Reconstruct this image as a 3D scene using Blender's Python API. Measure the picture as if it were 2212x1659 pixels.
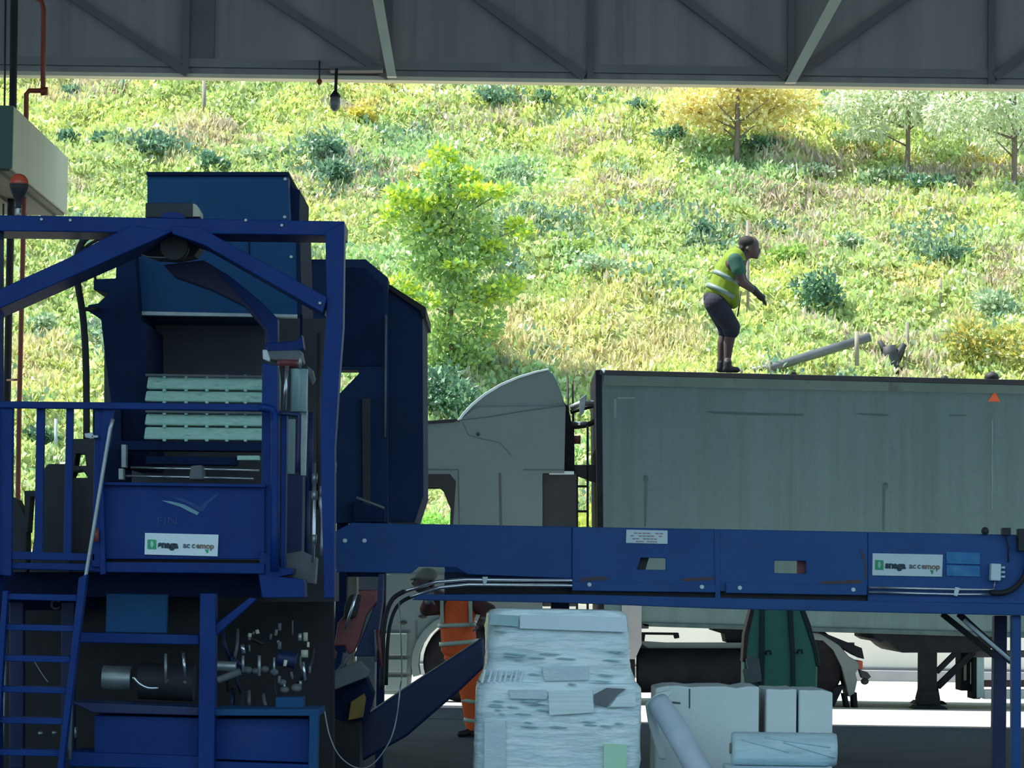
import bpy, bmesh, math, random
import numpy as np
from mathutils import Vector, Matrix, Euler
from mathutils.geometry import tessellate_polygon

for o in list(bpy.data.objects):
    bpy.data.objects.remove(o, do_unlink=True)
S = bpy.context.scene
COL = S.collection
random.seed(7)

# ------------------------------------------------------------------ camera
FPX, CX, CY, EYE = 6900.0, 1106.0, 829.5, 1.5
PITCH = math.atan((1248 - CY) / FPX)
ROLL = math.radians(0.8)
r0 = Vector((1, 0, 0)); fw = Vector((0, math.cos(PITCH), math.sin(PITCH))); u0 = Vector((0, -math.sin(PITCH), math.cos(PITCH)))
rr = r0 * math.cos(ROLL) + u0 * math.sin(ROLL)
uu = -r0 * math.sin(ROLL) + u0 * math.cos(ROLL)
cd = bpy.data.cameras.new('camera'); cam = bpy.data.objects.new('camera', cd); COL.objects.link(cam)
cd.sensor_width = 36.0; cd.lens = 36.0 * FPX / 2212.0; cd.clip_end = 500; cd.clip_start = 0.5
cam.matrix_world = Matrix(((rr.x, uu.x, -fw.x, 0), (rr.y, uu.y, -fw.y, 0), (rr.z, uu.z, -fw.z, EYE), (0, 0, 0, 1)))
S.camera = cam

# ------------------------------------------------------------------ light
w = bpy.data.worlds.new('sky'); S.world = w; w.use_nodes = True
nt = w.node_tree; nt.nodes.clear()
bg = nt.nodes.new('ShaderNodeBackground'); wo = nt.nodes.new('ShaderNodeOutputWorld')
bg.inputs['Color'].default_value = (0.58, 0.84, 1.0, 1); bg.inputs['Strength'].default_value = 1.3
nt.links.new(bg.outputs[0], wo.inputs[0])
sd = bpy.data.lights.new('sun', 'SUN'); sun = bpy.data.objects.new('sun', sd); COL.objects.link(sun)
sd.energy = 10.5; sd.angle = math.radians(0.6); sd.color = (1.0, 0.95, 0.84)
SUN_DIR = Vector((-0.50, 0.06, 0.86)).normalized()          # towards the sun
sun.rotation_euler = SUN_DIR.to_track_quat('Z', 'Y').to_euler()
sun.location = (-15, 20, 30)
vs = S.view_settings
S.display_settings.display_device = 'sRGB'
vs.view_transform = 'Standard'; vs.look = 'None'; vs.exposure = 0.0; vs.gamma = 1.0; vs.use_curve_mapping = False
S.cycles.use_denoising = True
S.cycles.max_bounces = 6; S.cycles.diffuse_bounces = 3; S.cycles.glossy_bounces = 2
S.cycles.transmission_bounces = 3; S.cycles.transparent_max_bounces = 6

# ------------------------------------------------------------------ helpers
def W(px, py, d):
    """the point of the place at distance y = d that the photo shows at (px, py)"""
    v = rr * (px - CX) + uu * (CY - py) + fw * FPX
    return Vector((0, 0, EYE)) + v * (d / v.y)

def ground_d(px, py):
    v = rr * (px - CX) + uu * (CY - py) + fw * FPX
    return v.y * (-EYE / v.z)

def tag(o, label=None, cat=None, group=None, kind=None):
    if label: o['label'] = label
    if cat: o['category'] = cat
    if group: o['group'] = group
    if kind: o['kind'] = kind
    return o

def thing(name, loc, label, cat, group=None):
    o = bpy.data.objects.new(name, None); COL.objects.link(o)
    o.location = loc; o.empty_display_size = 0.2
    return tag(o, label, cat, group)

def origin_of(o):
    p = Vector((0, 0, 0))
    while o is not None:
        p = p + Vector(o.location); o = o.parent
    return p

class MB:
    def __init__(self): self.v = []; self.f = []; self.s = []
    def add(self, vs, fs, smooth=False):
        n = len(self.v); self.v += [Vector(p) for p in vs]
        for f in fs:
            self.f.append([n + i for i in f]); self.s.append(smooth)
        return self
    def prism3(self, front, off, holes=()):
        off = Vector(off); front = [Vector(p) for p in front]; holes = [[Vector(p) for p in h] for h in holes]
        allp = list(front)
        for h in holes: allp += h
        n = len(allp); fs = []
        if holes:
            tris = tessellate_polygon([front] + holes)
            for t in tris:
                fs.append(list(t)); fs.append([i + n for i in reversed(t)])
        else:
            fs.append(list(range(n))); fs.append([i + n for i in reversed(range(n))])
        st = 0
        for loop in [front] + holes:
            m = len(loop)
            for i in range(m):
                j = (i + 1) % m
                fs.append([st + i, st + j, st + j + n, st + i + n])
            st += m
        return self.add(allp + [p + off for p in allp], fs)
    def prism(self, pts, d, dep, holes=()):
        return self.prism3([W(x, y, d) for x, y in pts], (0, dep, 0), [[W(x, y, d) for x, y in h] for h in holes])
    def rect(self, x0, y0, x1, y1, d, dep):
        return self.prism([(x0, y0), (x1, y0), (x1, y1), (x0, y1)], d, dep)
    def bar(self, x0, y0, x1, y1, wpx, d, dep):
        dx, dy = x1 - x0, y1 - y0; L = math.hypot(dx, dy); nx, ny = -dy / L * wpx / 2, dx / L * wpx / 2
        return self.prism([(x0 + nx, y0 + ny), (x1 + nx, y1 + ny), (x1 - nx, y1 - ny), (x0 - nx, y0 - ny)], d, dep)
    def box(self, a, b):
        a, b = Vector(a), Vector(b)
        return self.prism3([(a.x, a.y, a.z), (b.x, a.y, a.z), (b.x, a.y, b.z), (a.x, a.y, b.z)], (0, b.y - a.y, 0))
    def tube(self, pts, r, n=10, smooth_path=0):
        pts = [Vector(p) for p in pts]
        rad = list(r) if hasattr(r, '__len__') else [r] * len(pts)
        if smooth_path and len(pts) > 2:
            q, qr = [], []
            for i in range(len(pts) - 1):
                p0 = pts[max(i - 1, 0)]; p1 = pts[i]; p2 = pts[i + 1]; p3 = pts[min(i + 2, len(pts) - 1)]
                for k in range(smooth_path):
                    t = k / smooth_path
                    q.append(0.5 * ((2 * p1) + (p2 - p0) * t + (2 * p0 - 5 * p1 + 4 * p2 - p3) * t * t + (3 * p1 - p0 - 3 * p2 + p3) * t ** 3))
                    qr.append(rad[i] * (1 - t) + rad[i + 1] * t)
            q.append(pts[-1]); qr.append(rad[-1]); pts, rad = q, qr
        base = len(self.v); rings = []
        prev = None
        for i, p in enumerate(pts):
            t = (pts[min(i + 1, len(pts) - 1)] - pts[max(i - 1, 0)])
            t = t.normalized() if t.length > 1e-9 else Vector((0, 0, 1))
            if prev is None:
                a = Vector((0, 1, 0)) if abs(t.y) < 0.9 else Vector((1, 0, 0))
                x = (a - t * a.dot(t)).normalized()
            else:
                x = (prev - t * prev.dot(t)).normalized()
            prev = x; y = t.cross(x)
            rings.append([p + (x * math.cos(2 * math.pi * k / n) + y * math.sin(2 * math.pi * k / n)) * rad[i] for k in range(n)])
        vs = [p for r_ in rings for p in r_]; fs = []
        for i in range(len(rings) - 1):
            for k in range(n):
                fs.append([i * n + k, i * n + (k + 1) % n, (i + 1) * n + (k + 1) % n, (i + 1) * n + k])
        self.add(vs, fs, True)
        self.f.append([base + k for k in reversed(range(n))]); self.s.append(False)
        self.f.append([base + (len(rings) - 1) * n + k for k in range(n)]); self.s.append(False)
        return self
    def tubep(self, pts, rpx, n=10, smooth_path=0):
        d0 = pts[0][2]
        rad = [x * d0 / FPX for x in rpx] if hasattr(rpx, '__len__') else rpx * d0 / FPX
        return self.tube([W(*p) for p in pts], rad, n, smooth_path)
    def ell(self, c, rad, nu=16, nv=10, rot=None, lo=-90, hi=90):
        c = Vector(c); R = rot.to_matrix() if rot is not None else Matrix.Identity(3)
        vs = []; fs = []
        for j in range(nv + 1):
            a = math.radians(lo + (hi - lo) * j / nv)
            for i in range(nu):
                b = 2 * math.pi * i / nu
                vs.append(c + R @ Vector((rad[0] * math.cos(a) * math.cos(b), rad[1] * math.cos(a) * math.sin(b), rad[2] * math.sin(a))))
        for j in range(nv):
            for i in range(nu):
                fs.append([j * nu + i, j * nu + (i + 1) % nu, (j + 1) * nu + (i + 1) % nu, (j + 1) * nu + i])
        return self.add(vs, fs, True)
    def lathe(self, c, prof, axis=(0, 0, 1), n=20):
        c = Vector(c); q = Vector((0, 0, 1)).rotation_difference(Vector(axis)); vs = []; fs = []
        for r, z in prof:
            for i in range(n):
                b = 2 * math.pi * i / n
                vs.append(c + q @ Vector((r * math.cos(b), r * math.sin(b), z)))
        for j in range(len(prof) - 1):
            for i in range(n):
                fs.append([j * n + i, j * n + (i + 1) % n, (j + 1) * n + (i + 1) % n, (j + 1) * n + i])
        b0 = len(self.v); self.add(vs, fs, True)
        self.f.append([b0 + i for i in range(n)]); self.s.append(False)
        self.f.append([b0 + (len(prof) - 1) * n + i for i in range(n)]); self.s.append(False)
        return self
    def bolt(self, px, py, d, rpx=5):
        r = rpx * d / FPX
        return self.lathe(W(px, py, d), [(r, -0.02), (r, 0.008), (r * 0.7, 0.014)], axis=(0, -1, 0), n=10)
    def build(self, name, mat, parent=None, bevel=0.006, label=None, kind=None):
        off = origin_of(parent)
        me = bpy.data.meshes.new(name)
        me.from_pydata([p - off for p in self.v], [], self.f)
        me.polygons.foreach_set('use_smooth', self.s)
        bm = bmesh.new(); bm.from_mesh(me); bmesh.ops.recalc_face_normals(bm, faces=bm.faces); bm.to_mesh(me); bm.free()
        if mat is not None: me.materials.append(mat)
        o = bpy.data.objects.new(name, me); COL.objects.link(o)
        if parent is not None: o.parent = parent
        if bevel:
            b = o.modifiers.new('edge', 'BEVEL'); b.width = bevel; b.segments = 2; b.limit_method = 'ANGLE'; b.angle_limit = math.radians(50)
        if label: o['label'] = label
        if kind: o['kind'] = kind
        return o

def single(name, mb, mat, label, cat, bevel=0.006, group=None):
    return tag(mb.build(name, mat, None, bevel), label, cat, group)

def structure(name, mb, mat, bevel=0.0, label=None):
    o = mb.build(name, mat, None, bevel); o['kind'] = 'structure'
    if label: o['label'] = label
    return o

def text(name, body, px, py, d, size_px, mat, parent, roll=-0.014, bold=0.0, width=1.0):
    c = bpy.data.curves.new(name, 'FONT'); c.body = body; c.size = size_px * d / FPX; c.align_x = 'LEFT'; c.align_y = 'CENTER'
    c.extrude = 0.0015; c.offset = bold; c.resolution_u = 3
    tmp = bpy.data.objects.new(name, c); COL.objects.link(tmp); dg = bpy.context.evaluated_depsgraph_get(); me = bpy.data.meshes.new_from_object(tmp.evaluated_get(dg))
    bpy.data.objects.remove(tmp, do_unlink=True); bpy.data.curves.remove(c); me.materials.clear(); me.materials.append(mat)
    o = bpy.data.objects.new(name, me); COL.objects.link(o)
    o.parent = parent; o.location = W(px, py, d) - origin_of(parent); o.rotation_euler = Euler((math.pi / 2, -roll, 0)); o.scale = (width, 1, 1)
    return o

# ------------------------------------------------------------------ materials
def srgb(r, g, b):
    f = lambda c: (c / 255 / 12.92) if c / 255 <= 0.04045 else ((c / 255 + 0.055) / 1.055) ** 2.4
    return (f(r), f(g), f(b), 1)

def mat(name, c, c2=None, rough=0.5, metal=0.0, scale=6.0, stretch=(1, 1, 1), dirt=None, dirt_amt=0.4, dirt_scale=3.0, bump=0.0, bump_scale=40.0, spec=0.5):
    """two-tone painted or raw surface: noise between c and c2, patches of dirt, fine bump"""
    m = bpy.data.materials.new(name); m.use_nodes = True; n = m.node_tree; L = n.links; n.nodes.clear()
    out = n.nodes.new('ShaderNodeOutputMaterial'); p = n.nodes.new('ShaderNodeBsdfPrincipled'); L.new(p.outputs[0], out.inputs[0])
    p.inputs['Roughness'].default_value = rough; p.inputs['Metallic'].default_value = metal
    p.inputs['Specular IOR Level'].default_value = spec
    c = tuple(c[:3]) + (1,); c2 = tuple((c2 or [x * 0.8 for x in c])[:3]) + (1,)
    g = n.nodes.new('ShaderNodeNewGeometry'); mp = n.nodes.new('ShaderNodeMapping'); mp.inputs['Scale'].default_value = stretch
    L.new(g.outputs['Position'], mp.inputs['Vector'])
    no = n.nodes.new('ShaderNodeTexNoise'); no.inputs['Scale'].default_value = scale; no.inputs['Detail'].default_value = 5
    L.new(mp.outputs[0], no.inputs['Vector'])
    rp = n.nodes.new('ShaderNodeValToRGB'); rp.color_ramp.elements[0].position = 0.35; rp.color_ramp.elements[1].position = 0.68
    rp.color_ramp.elements[0].color = c; rp.color_ramp.elements[1].color = c2
    L.new(no.outputs['Fac'], rp.inputs['Fac']); col = rp.outputs['Color']
    if dirt is not None:
        n2 = n.nodes.new('ShaderNodeTexNoise'); n2.inputs['Scale'].default_value = dirt_scale; n2.inputs['Detail'].default_value = 8; n2.inputs['Roughness'].default_value = 0.7
        L.new(mp.outputs[0], n2.inputs['Vector'])
        r2 = n.nodes.new('ShaderNodeValToRGB'); r2.color_ramp.elements[0].position = 0.55; r2.color_ramp.elements[1].position = 0.75
        r2.color_ramp.elements[0].color = (0, 0, 0, 1); r2.color_ramp.elements[1].color = (dirt_amt,) * 3 + (1,)
        L.new(n2.outputs['Fac'], r2.inputs['Fac'])
        mx = n.nodes.new('ShaderNodeMixRGB'); mx.inputs['Color2'].default_value = tuple(dirt[:3]) + (1,)
        L.new(r2.outputs['Color'], mx.inputs['Fac']); L.new(col, mx.inputs['Color1']); col = mx.outputs['Color']
    L.new(col, p.inputs['Base Color'])
    if bump:
        n3 = n.nodes.new('ShaderNodeTexNoise'); n3.inputs['Scale'].default_value = bump_scale; n3.inputs['Detail'].default_value = 4
        L.new(mp.outputs[0], n3.inputs['Vector'])
        b = n.nodes.new('ShaderNodeBump'); b.inputs['Strength'].default_value = bump; b.inputs['Distance'].default_value = 0.02
        L.new(n3.outputs['Fac'], b.inputs['Height']); L.new(b.outputs[0], p.inputs['Normal'])
    return m

def leaf_mat(name, trans=0.35):
    m = bpy.data.materials.new(name); m.use_nodes = True; n = m.node_tree; L = n.links; n.nodes.clear()
    out = n.nodes.new('ShaderNodeOutputMaterial'); at = n.nodes.new('ShaderNodeVertexColor'); at.layer_name = 'leaf'
    d = n.nodes.new('ShaderNodeBsdfDiffuse'); t = n.nodes.new('ShaderNodeBsdfTranslucent'); mx = n.nodes.new('ShaderNodeMixShader'); mx.inputs[0].default_value = trans
    gl = n.nodes.new('ShaderNodeBsdfGlossy'); gl.inputs['Roughness'].default_value = 0.45; mg = n.nodes.new('ShaderNodeMixShader'); mg.inputs[0].default_value = 0.06
    L.new(at.outputs[0], d.inputs[0]); L.new(at.outputs[0], t.inputs[0])
    L.new(d.outputs[0], mx.inputs[1]); L.new(t.outputs[0], mx.inputs[2]); L.new(mx.outputs[0], mg.inputs[1]); L.new(gl.outputs[0], mg.inputs[2])
    L.new(mg.outputs[0], out.inputs[0]); return m

RUST = (0.10, 0.05, 0.03); GRIME = (0.035, 0.04, 0.04)
M = dict(
    blue=mat('blue_machine_paint', (0.0015, 0.028, 0.165), (0.003, 0.038, 0.205), 0.5, spec=0.2, dirt=GRIME, dirt_amt=0.35, scale=3, bump=0.06),
    blue_conv=mat('blue_conveyor_paint', (0.012, 0.075, 0.27), (0.020, 0.092, 0.31), 0.5, spec=0.3, dirt=(0.06, 0.05, 0.06), dirt_amt=0.45, scale=2, bump=0.05),
    blue_tower=mat('slate_blue_tower_paint', (0.015, 0.080, 0.20), (0.012, 0.070, 0.19), 0.6, spec=0.15, dirt=GRIME, dirt_amt=0.3, scale=2),
    navy=mat('dark_navy_sheet', (0.008, 0.018, 0.060), (0.012, 0.028, 0.090), 0.75, spec=0.12, dirt=GRIME, dirt_amt=0.4, scale=2.5),
    navy2=mat('navy_chute_paint', (0.006, 0.018, 0.085), (0.010, 0.026, 0.11), 0.55, dirt=GRIME, dirt_amt=0.4, scale=3),
    dark=mat('oily_dark_steel', (0.020, 0.026, 0.034), (0.032, 0.036, 0.044), 0.65, scale=4, dirt=(0.04, 0.03, 0.025), dirt_amt=0.4),
    black=mat('black_rubber', (0.012, 0.014, 0.017), (0.020, 0.022, 0.026), 0.7, scale=8),
    steel=mat('dull_galvanised_steel', (0.32, 0.38, 0.40), (0.42, 0.48, 0.49), 0.4, 0.6, scale=10),
    chrome=mat('bright_conduit_metal', (0.80, 0.84, 0.88), (0.68, 0.74, 0.80), 0.22, 0.85, scale=12),
    grey=mat('grey_plate', (0.13, 0.15, 0.17), (0.18, 0.20, 0.22), 0.6, scale=5, dirt=RUST, dirt_amt=0.3),
    slat=mat('scuffed_pale_slats', (0.44, 0.80, 0.66), (0.60, 0.90, 0.76), 0.5, scale=14, stretch=(1, 1, 4), dirt=(0.12, 0.17, 0.18), dirt_amt=0.7, dirt_scale=9, bump=0.3),
    pale_cyl=mat('pale_teal_cylinder_paint', (0.28, 0.44, 0.46), (0.22, 0.37, 0.39), 0.35, scale=7, stretch=(3, 3, 0.5)),
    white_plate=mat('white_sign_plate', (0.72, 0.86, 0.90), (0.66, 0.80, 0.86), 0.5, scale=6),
    ink=mat('dark_print', (0.02, 0.05, 0.08), rough=0.6), ink2=mat('grey_print', (0.10, 0.15, 0.18), rough=0.6), ink_green=mat('green_print', (0.05, 0.42, 0.20), rough=0.6),
    ink_pink=mat('pink_grey_print', (0.42, 0.30, 0.38), rough=0.6), ink_pale=mat('pale_logo_print', (0.16, 0.34, 0.42), rough=0.6), ink_faint=mat('faint_logo_print', (0.003, 0.052, 0.215), rough=0.6),
    ink_rust=mat('brown_print', (0.22, 0.17, 0.14), rough=0.6), mint=mat('mint_print', (0.40, 0.78, 0.60), rough=0.6),
    sticker=mat('bright_blue_sticker', (0.012, 0.17, 0.46), (0.03, 0.24, 0.50), 0.5, scale=12, dirt=(0.2, 0.4, 0.55), dirt_amt=0.5, dirt_scale=14),
    red=mat('faded_red_paint', (0.26, 0.07, 0.07), (0.18, 0.045, 0.05), 0.5, scale=6, dirt=GRIME, dirt_amt=0.5),
    pipe=mat('red_sprinkler_pipe_paint', (0.34, 0.055, 0.018), (0.25, 0.04, 0.02), 0.45, scale=4, dirt=(0.12, 0.06, 0.0), dirt_amt=0.4),
    yellow=mat('dirty_yellow_paint', (0.30, 0.20, 0.03), (0.20, 0.14, 0.03), 0.55, scale=9),
    amber=mat('amber_beacon_plastic', (0.62, 0.10, 0.04), (0.48, 0.07, 0.04), 0.25, scale=6),
    cab=mat('off_white_cab_paint', (0.135, 0.185, 0.185), (0.15, 0.20, 0.20), 0.35, scale=1.5, spec=0.4),
    cab_trim=mat('grey_cab_step_plastic', (0.11, 0.15, 0.155), (0.13, 0.17, 0.175), 0.5, scale=3),
    seam=mat('panel_gap', (0.08, 0.09, 0.09), rough=0.7),
    film=mat('blue_white_stretch_film', (0.62, 0.80, 0.84), (0.80, 0.92, 0.94), 0.2, scale=3.2, stretch=(1, 1, 4), dirt=(0.28, 0.46, 0.52), dirt_amt=0.6, dirt_scale=2.4, bump=0.5, bump_scale=7, spec=0.9),
    sheet=mat('white_liner_sheet', (0.66, 0.76, 0.76), (0.74, 0.82, 0.82), 0.55, scale=2.0, bump=0.15, bump_scale=6),
    roll=mat('pale_blue_film_roll', (0.60, 0.78, 0.84), (0.44, 0.60, 0.64), 0.3, scale=3, stretch=(1, 1, 5), bump=0.3, bump_scale=9),
    tube_white=mat('white_sleeve', (0.62, 0.68, 0.78), (0.52, 0.60, 0.68), 0.5, scale=4, bump=0.3, bump_scale=12),
    label_green=mat('pale_green_label', (0.50, 0.80, 0.56), (0.54, 0.84, 0.62), 0.6, scale=8), paper=mat('white_paper_sheet', (0.74, 0.88, 0.96), (0.70, 0.84, 0.92), 0.5, scale=3),
    print_film=mat('grey_blue_film_print', (0.30, 0.52, 0.54), (0.38, 0.58, 0.60), 0.4, scale=8),
    green=mat('dark_green_hopper_paint', (0.050, 0.24, 0.17), (0.065, 0.28, 0.20), 0.55, scale=3, dirt=GRIME, dirt_amt=0.35),
    green_dark=mat('green_rib_paint', (0.012, 0.045, 0.035), rough=0.6), maroon=mat('dark_maroon_edge', (0.06, 0.022, 0.03), rough=0.6),
    canopy=mat('lit_pale_cladding', (0.52, 0.53, 0.40), (0.44, 0.45, 0.35), 0.7, scale=1.2, stretch=(1, 1, 0.25)),
    canopy_front=mat('green_grey_cladding', (0.09, 0.17, 0.14), (0.11, 0.19, 0.16), 0.7, scale=1.5),
    soffit=mat('slatted_soffit', (0.12, 0.13, 0.10), (0.08, 0.09, 0.07), 0.8, scale=3),
    clad=mat('dusty_grey_cladding', (0.34, 0.325, 0.315), (0.44, 0.42, 0.40), 0.9, scale=1.1, stretch=(3.0, 1, 0.12), spec=0.1, dirt=(0.22, 0.205, 0.22), dirt_amt=0.7, dirt_scale=0.8),
    stud=mat('dark_wall_stud', (0.19, 0.185, 0.195), (0.23, 0.22, 0.225), 0.9, scale=2), rail=mat('grey_wall_rail', (0.28, 0.28, 0.28), (0.34, 0.34, 0.33), 0.9, scale=2),
    brace=mat('pale_brace_timber', (0.90, 0.88, 0.66), (0.80, 0.78, 0.60), 0.7, scale=4), flash=mat('cream_flashing', (0.95, 0.88, 0.64), (0.85, 0.78, 0.58), 0.5, scale=2),
    roofm=mat('grey_roof_deck', (0.14, 0.15, 0.16), rough=0.8), slab=mat('dark_shed_floor', (0.026, 0.033, 0.045), (0.038, 0.044, 0.054), 0.9, scale=1.5, spec=0.2, dirt=(0.06, 0.065, 0.07), dirt_amt=0.5, dirt_scale=6, bump=0.1, bump_scale=20),
    yard=mat('pale_yard_concrete', (0.56, 0.54, 0.50), (0.48, 0.46, 0.43), 0.8, scale=1.2), wallm=mat('cream_retaining_wall', (0.72, 0.69, 0.62), (0.64, 0.62, 0.56), 0.8, scale=1.0, stretch=(1, 1, 0.3)),
    kerb=mat('grey_kerb_concrete', (0.30, 0.31, 0.33), (0.26, 0.27, 0.29), 0.8, scale=3), wood=mat('weathered_post_wood', (0.30, 0.27, 0.22), (0.22, 0.20, 0.17), 0.8, scale=5, stretch=(3, 3, 0.5)),
    bark=mat('thin_tree_bark', (0.22, 0.17, 0.13), (0.15, 0.12, 0.10), 0.85, scale=8, stretch=(2, 2, 0.5)),
    skin=mat('tanned_skin', (0.060, 0.036, 0.034), (0.075, 0.044, 0.040), 0.6, scale=9), hair=mat('dark_short_hair', (0.012, 0.011, 0.012), rough=0.8), eye=mat('dark_eye', (0.01, 0.01, 0.01), rough=0.2),
    lime=mat('lime_vest_cloth', (0.19, 0.28, 0.015), (0.15, 0.24, 0.015), 0.85, scale=6, bump=0.3, bump_scale=18), reflect=mat('grey_reflective_tape', (0.18, 0.28, 0.25), rough=0.5), tee=mat('green_tee_cloth', (0.012, 0.075, 0.055), (0.016, 0.095, 0.065), 0.85, scale=9),
    shorts=mat('navy_shorts_cloth', (0.012, 0.015, 0.032), rough=0.9, bump=0.2), boot=mat('black_boot_leather', (0.012, 0.012, 0.014), rough=0.6), sock=mat('pale_sock_cloth', (0.20, 0.17, 0.15), rough=0.9),
    orange=mat('orange_work_cloth', (0.88, 0.13, 0.025), (0.74, 0.10, 0.02), 0.8, scale=9, bump=0.3, bump_scale=18), tape=mat('silver_green_tape', (0.46, 0.58, 0.46), rough=0.4), sleeve=mat('maroon_sleeve_cloth', (0.11, 0.035, 0.03), (0.08, 0.03, 0.028), 0.9, scale=9),
    cap=mat('faded_grey_cap_cloth', (0.17, 0.19, 0.15), (0.13, 0.15, 0.12), 0.9, scale=9), glass=mat('dusty_glass', (0.10, 0.11, 0.12), rough=0.15), lamp_glass=mat('grey_lamp_shade', (0.26, 0.28, 0.24), rough=0.3),
    tail=mat('red_tail_lens', (0.42, 0.06, 0.02), rough=0.3), warn=mat('orange_triangle_sticker', (0.80, 0.13, 0.04), rough=0.5), tyre=mat('tyre_rubber', (0.012, 0.013, 0.016), (0.018, 0.019, 0.022), 0.9, spec=0.12, scale=10),
)

def trailer_mat():
    m = mat('stained_white_trailer_side', (0.10, 0.170, 0.180), (0.118, 0.190, 0.205), 0.6, scale=0.9, spec=0.2)
    n = m.node_tree; L = n.links; p = next(x for x in n.nodes if x.type == 'BSDF_PRINCIPLED')
    old = p.inputs['Base Color'].links[0].from_socket
    g = n.nodes.new('ShaderNodeNewGeometry'); mp = n.nodes.new('ShaderNodeMapping'); mp.inputs['Scale'].default_value = (3.2, 1, 0.10); L.new(g.outputs['Position'], mp.inputs[0])
    no = n.nodes.new('ShaderNodeTexNoise'); no.inputs['Scale'].default_value = 2.2; no.inputs['Detail'].default_value = 9; no.inputs['Roughness'].default_value = 0.72; L.new(mp.outputs[0], no.inputs['Vector'])
    rp = n.nodes.new('ShaderNodeValToRGB'); rp.color_ramp.elements[0].position = 0.42; rp.color_ramp.elements[1].position = 0.74
    rp.color_ramp.elements[0].color = (0, 0, 0, 1); rp.color_ramp.elements[1].color = (0.85,) * 3 + (1,); L.new(no.outputs['Fac'], rp.inputs[0])
    mx = n.nodes.new('ShaderNodeMixRGB'); mx.inputs['Color2'].default_value = (0.085, 0.135, 0.125, 1); L.new(rp.outputs[0], mx.inputs[0]); L.new(old, mx.inputs['Color1'])
    # fine speckled grime
    n2 = n.nodes.new('ShaderNodeTexNoise'); n2.inputs['Scale'].default_value = 18; n2.inputs['Detail'].default_value = 3; L.new(g.outputs['Position'], n2.inputs['Vector'])
    r2 = n.nodes.new('ShaderNodeValToRGB'); r2.color_ramp.elements[0].position = 0.5; r2.color_ramp.elements[1].position = 0.8
    r2.color_ramp.elements[0].color = (0, 0, 0, 1); r2.color_ramp.elements[1].color = (0.25,) * 3 + (1,); L.new(n2.outputs['Fac'], r2.inputs[0])
    m2 = n.nodes.new('ShaderNodeMixRGB'); m2.inputs['Color2'].default_value = (0.07, 0.11, 0.12, 1); L.new(r2.outputs[0], m2.inputs[0]); L.new(mx.outputs[0], m2.inputs['Color1'])
    L.new(m2.outputs[0], p.inputs['Base Color']); return m
M['trailer'] = trailer_mat()
M['trailer_band'] = mat('grimy_trailer_top_rail', (0.085, 0.135, 0.13), (0.11, 0.16, 0.15), 0.6, scale=3, stretch=(1, 1, 0.4), dirt=(0.045, 0.05, 0.045), dirt_amt=0.8, dirt_scale=5)
M['stain'] = mat('dark_run_stain', (0.05, 0.085, 0.09), (0.075, 0.12, 0.125), 0.7, scale=6, spec=0.2)
M['stain_pale'] = mat('pale_tape_residue', (0.16, 0.24, 0.22), rough=0.7)
M['cavity'] = mat('dusty_cavity_sheet', (0.11, 0.125, 0.145), (0.15, 0.165, 0.18), 0.8, scale=2, spec=0.2)
M['pipe_grey'] = mat('dark_grey_pipe', (0.085, 0.095, 0.105), (0.12, 0.13, 0.14), 0.4, scale=4)
M['rusty'] = mat('rust_bleed', (0.085, 0.075, 0.10), (0.11, 0.075, 0.07), 0.8, scale=14)
M['hood'] = mat('navy_hood_sheet', (0.012, 0.030, 0.088), (0.016, 0.038, 0.11), 0.7, scale=1.5, spec=0.15, dirt=GRIME, dirt_amt=0.4)
M['under'] = mat('black_underbody', (0.010, 0.013, 0.018), (0.015, 0.018, 0.024), 0.8, scale=5, spec=0.12)
M['film2'] = mat('lilac_grey_film', (0.56, 0.70, 0.76), (0.68, 0.80, 0.84), 0.3, scale=6, stretch=(1, 1, 4), bump=0.3)
M['film3'] = mat('pale_stacked_sheets', (0.80, 0.94, 0.94), (0.66, 0.80, 0.82), 0.4, scale=9, stretch=(.2, 1, 7))
M['wrinkle'] = mat('film_wrinkle_shade', (0.44, 0.64, 0.72), (0.50, 0.70, 0.78), 0.3, scale=8)
M['leaf'] = leaf_mat('leaves')

# ------------------------------------------------------------------ the setting
DW = 33.9                                   # far edge of the shed roof and of its floor
YB = 49.3                                   # kerb at the foot of the bank
b = MB().box((-60, -20, -0.3), (60, DW, 0)); structure('floor', b, M['slab'])
b = MB().box((-60, DW, -0.29), (0.25, 37.4, 0.004)); structure('floor_shade_patch', b, M['slab'])  # dark slab laid over the yard, painting in the shade beside the cab
b = MB().box((-26, DW + .16, 9.6), (-5.4, 37.4, 9.8)); structure('ceiling_added_shade', b, M['roofm'])  # unseen slab added to cast shade on the ground near the cab
b = MB().box((-60, DW, -0.3), (60, YB + 0.4, 0)); structure('trim_yard', b, M['yard']).name = 'ground'
ZF = W(1106, 170, DW).z                     # lower edge of the wall above the opening
b = MB().box((-26, DW, ZF), (26, DW + 0.12, 9.6)); structure('wall_far', b, M['clad'])
b = MB().box((-26, DW - 0.05, ZF - 0.042), (26, DW + 0.16, ZF)); structure('trim_1', b, M['flash'])
b = MB().box((-26, 12.5, 9.6), (26, DW + 0.16, 9.8)); structure('ceiling', b, M['roofm'])
k = 2
def trim(mb, m):
    global k
    structure('trim_%d' % k, mb, m); k += 1
for x in (-30, 404, 840, 1276, 1708, 2140, 2560):
    b = MB(); p = W(x, 60, DW); b.box((p.x - 0.035, DW - 0.09, ZF), (p.x + 0.035, DW, 9.6)); trim(b, M['stud'])
b = MB(); p = W(438, 60, DW); b.box((p.x - 0.17, DW - 0.05, ZF + 0.12), (p.x + 0.13, DW, 9.6)); trim(b, M['stud'])
b = MB().box((-26, DW - 0.06, ZF + 0.07), (26, DW, ZF + 0.16)); trim(b, M['rail'])
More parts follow.
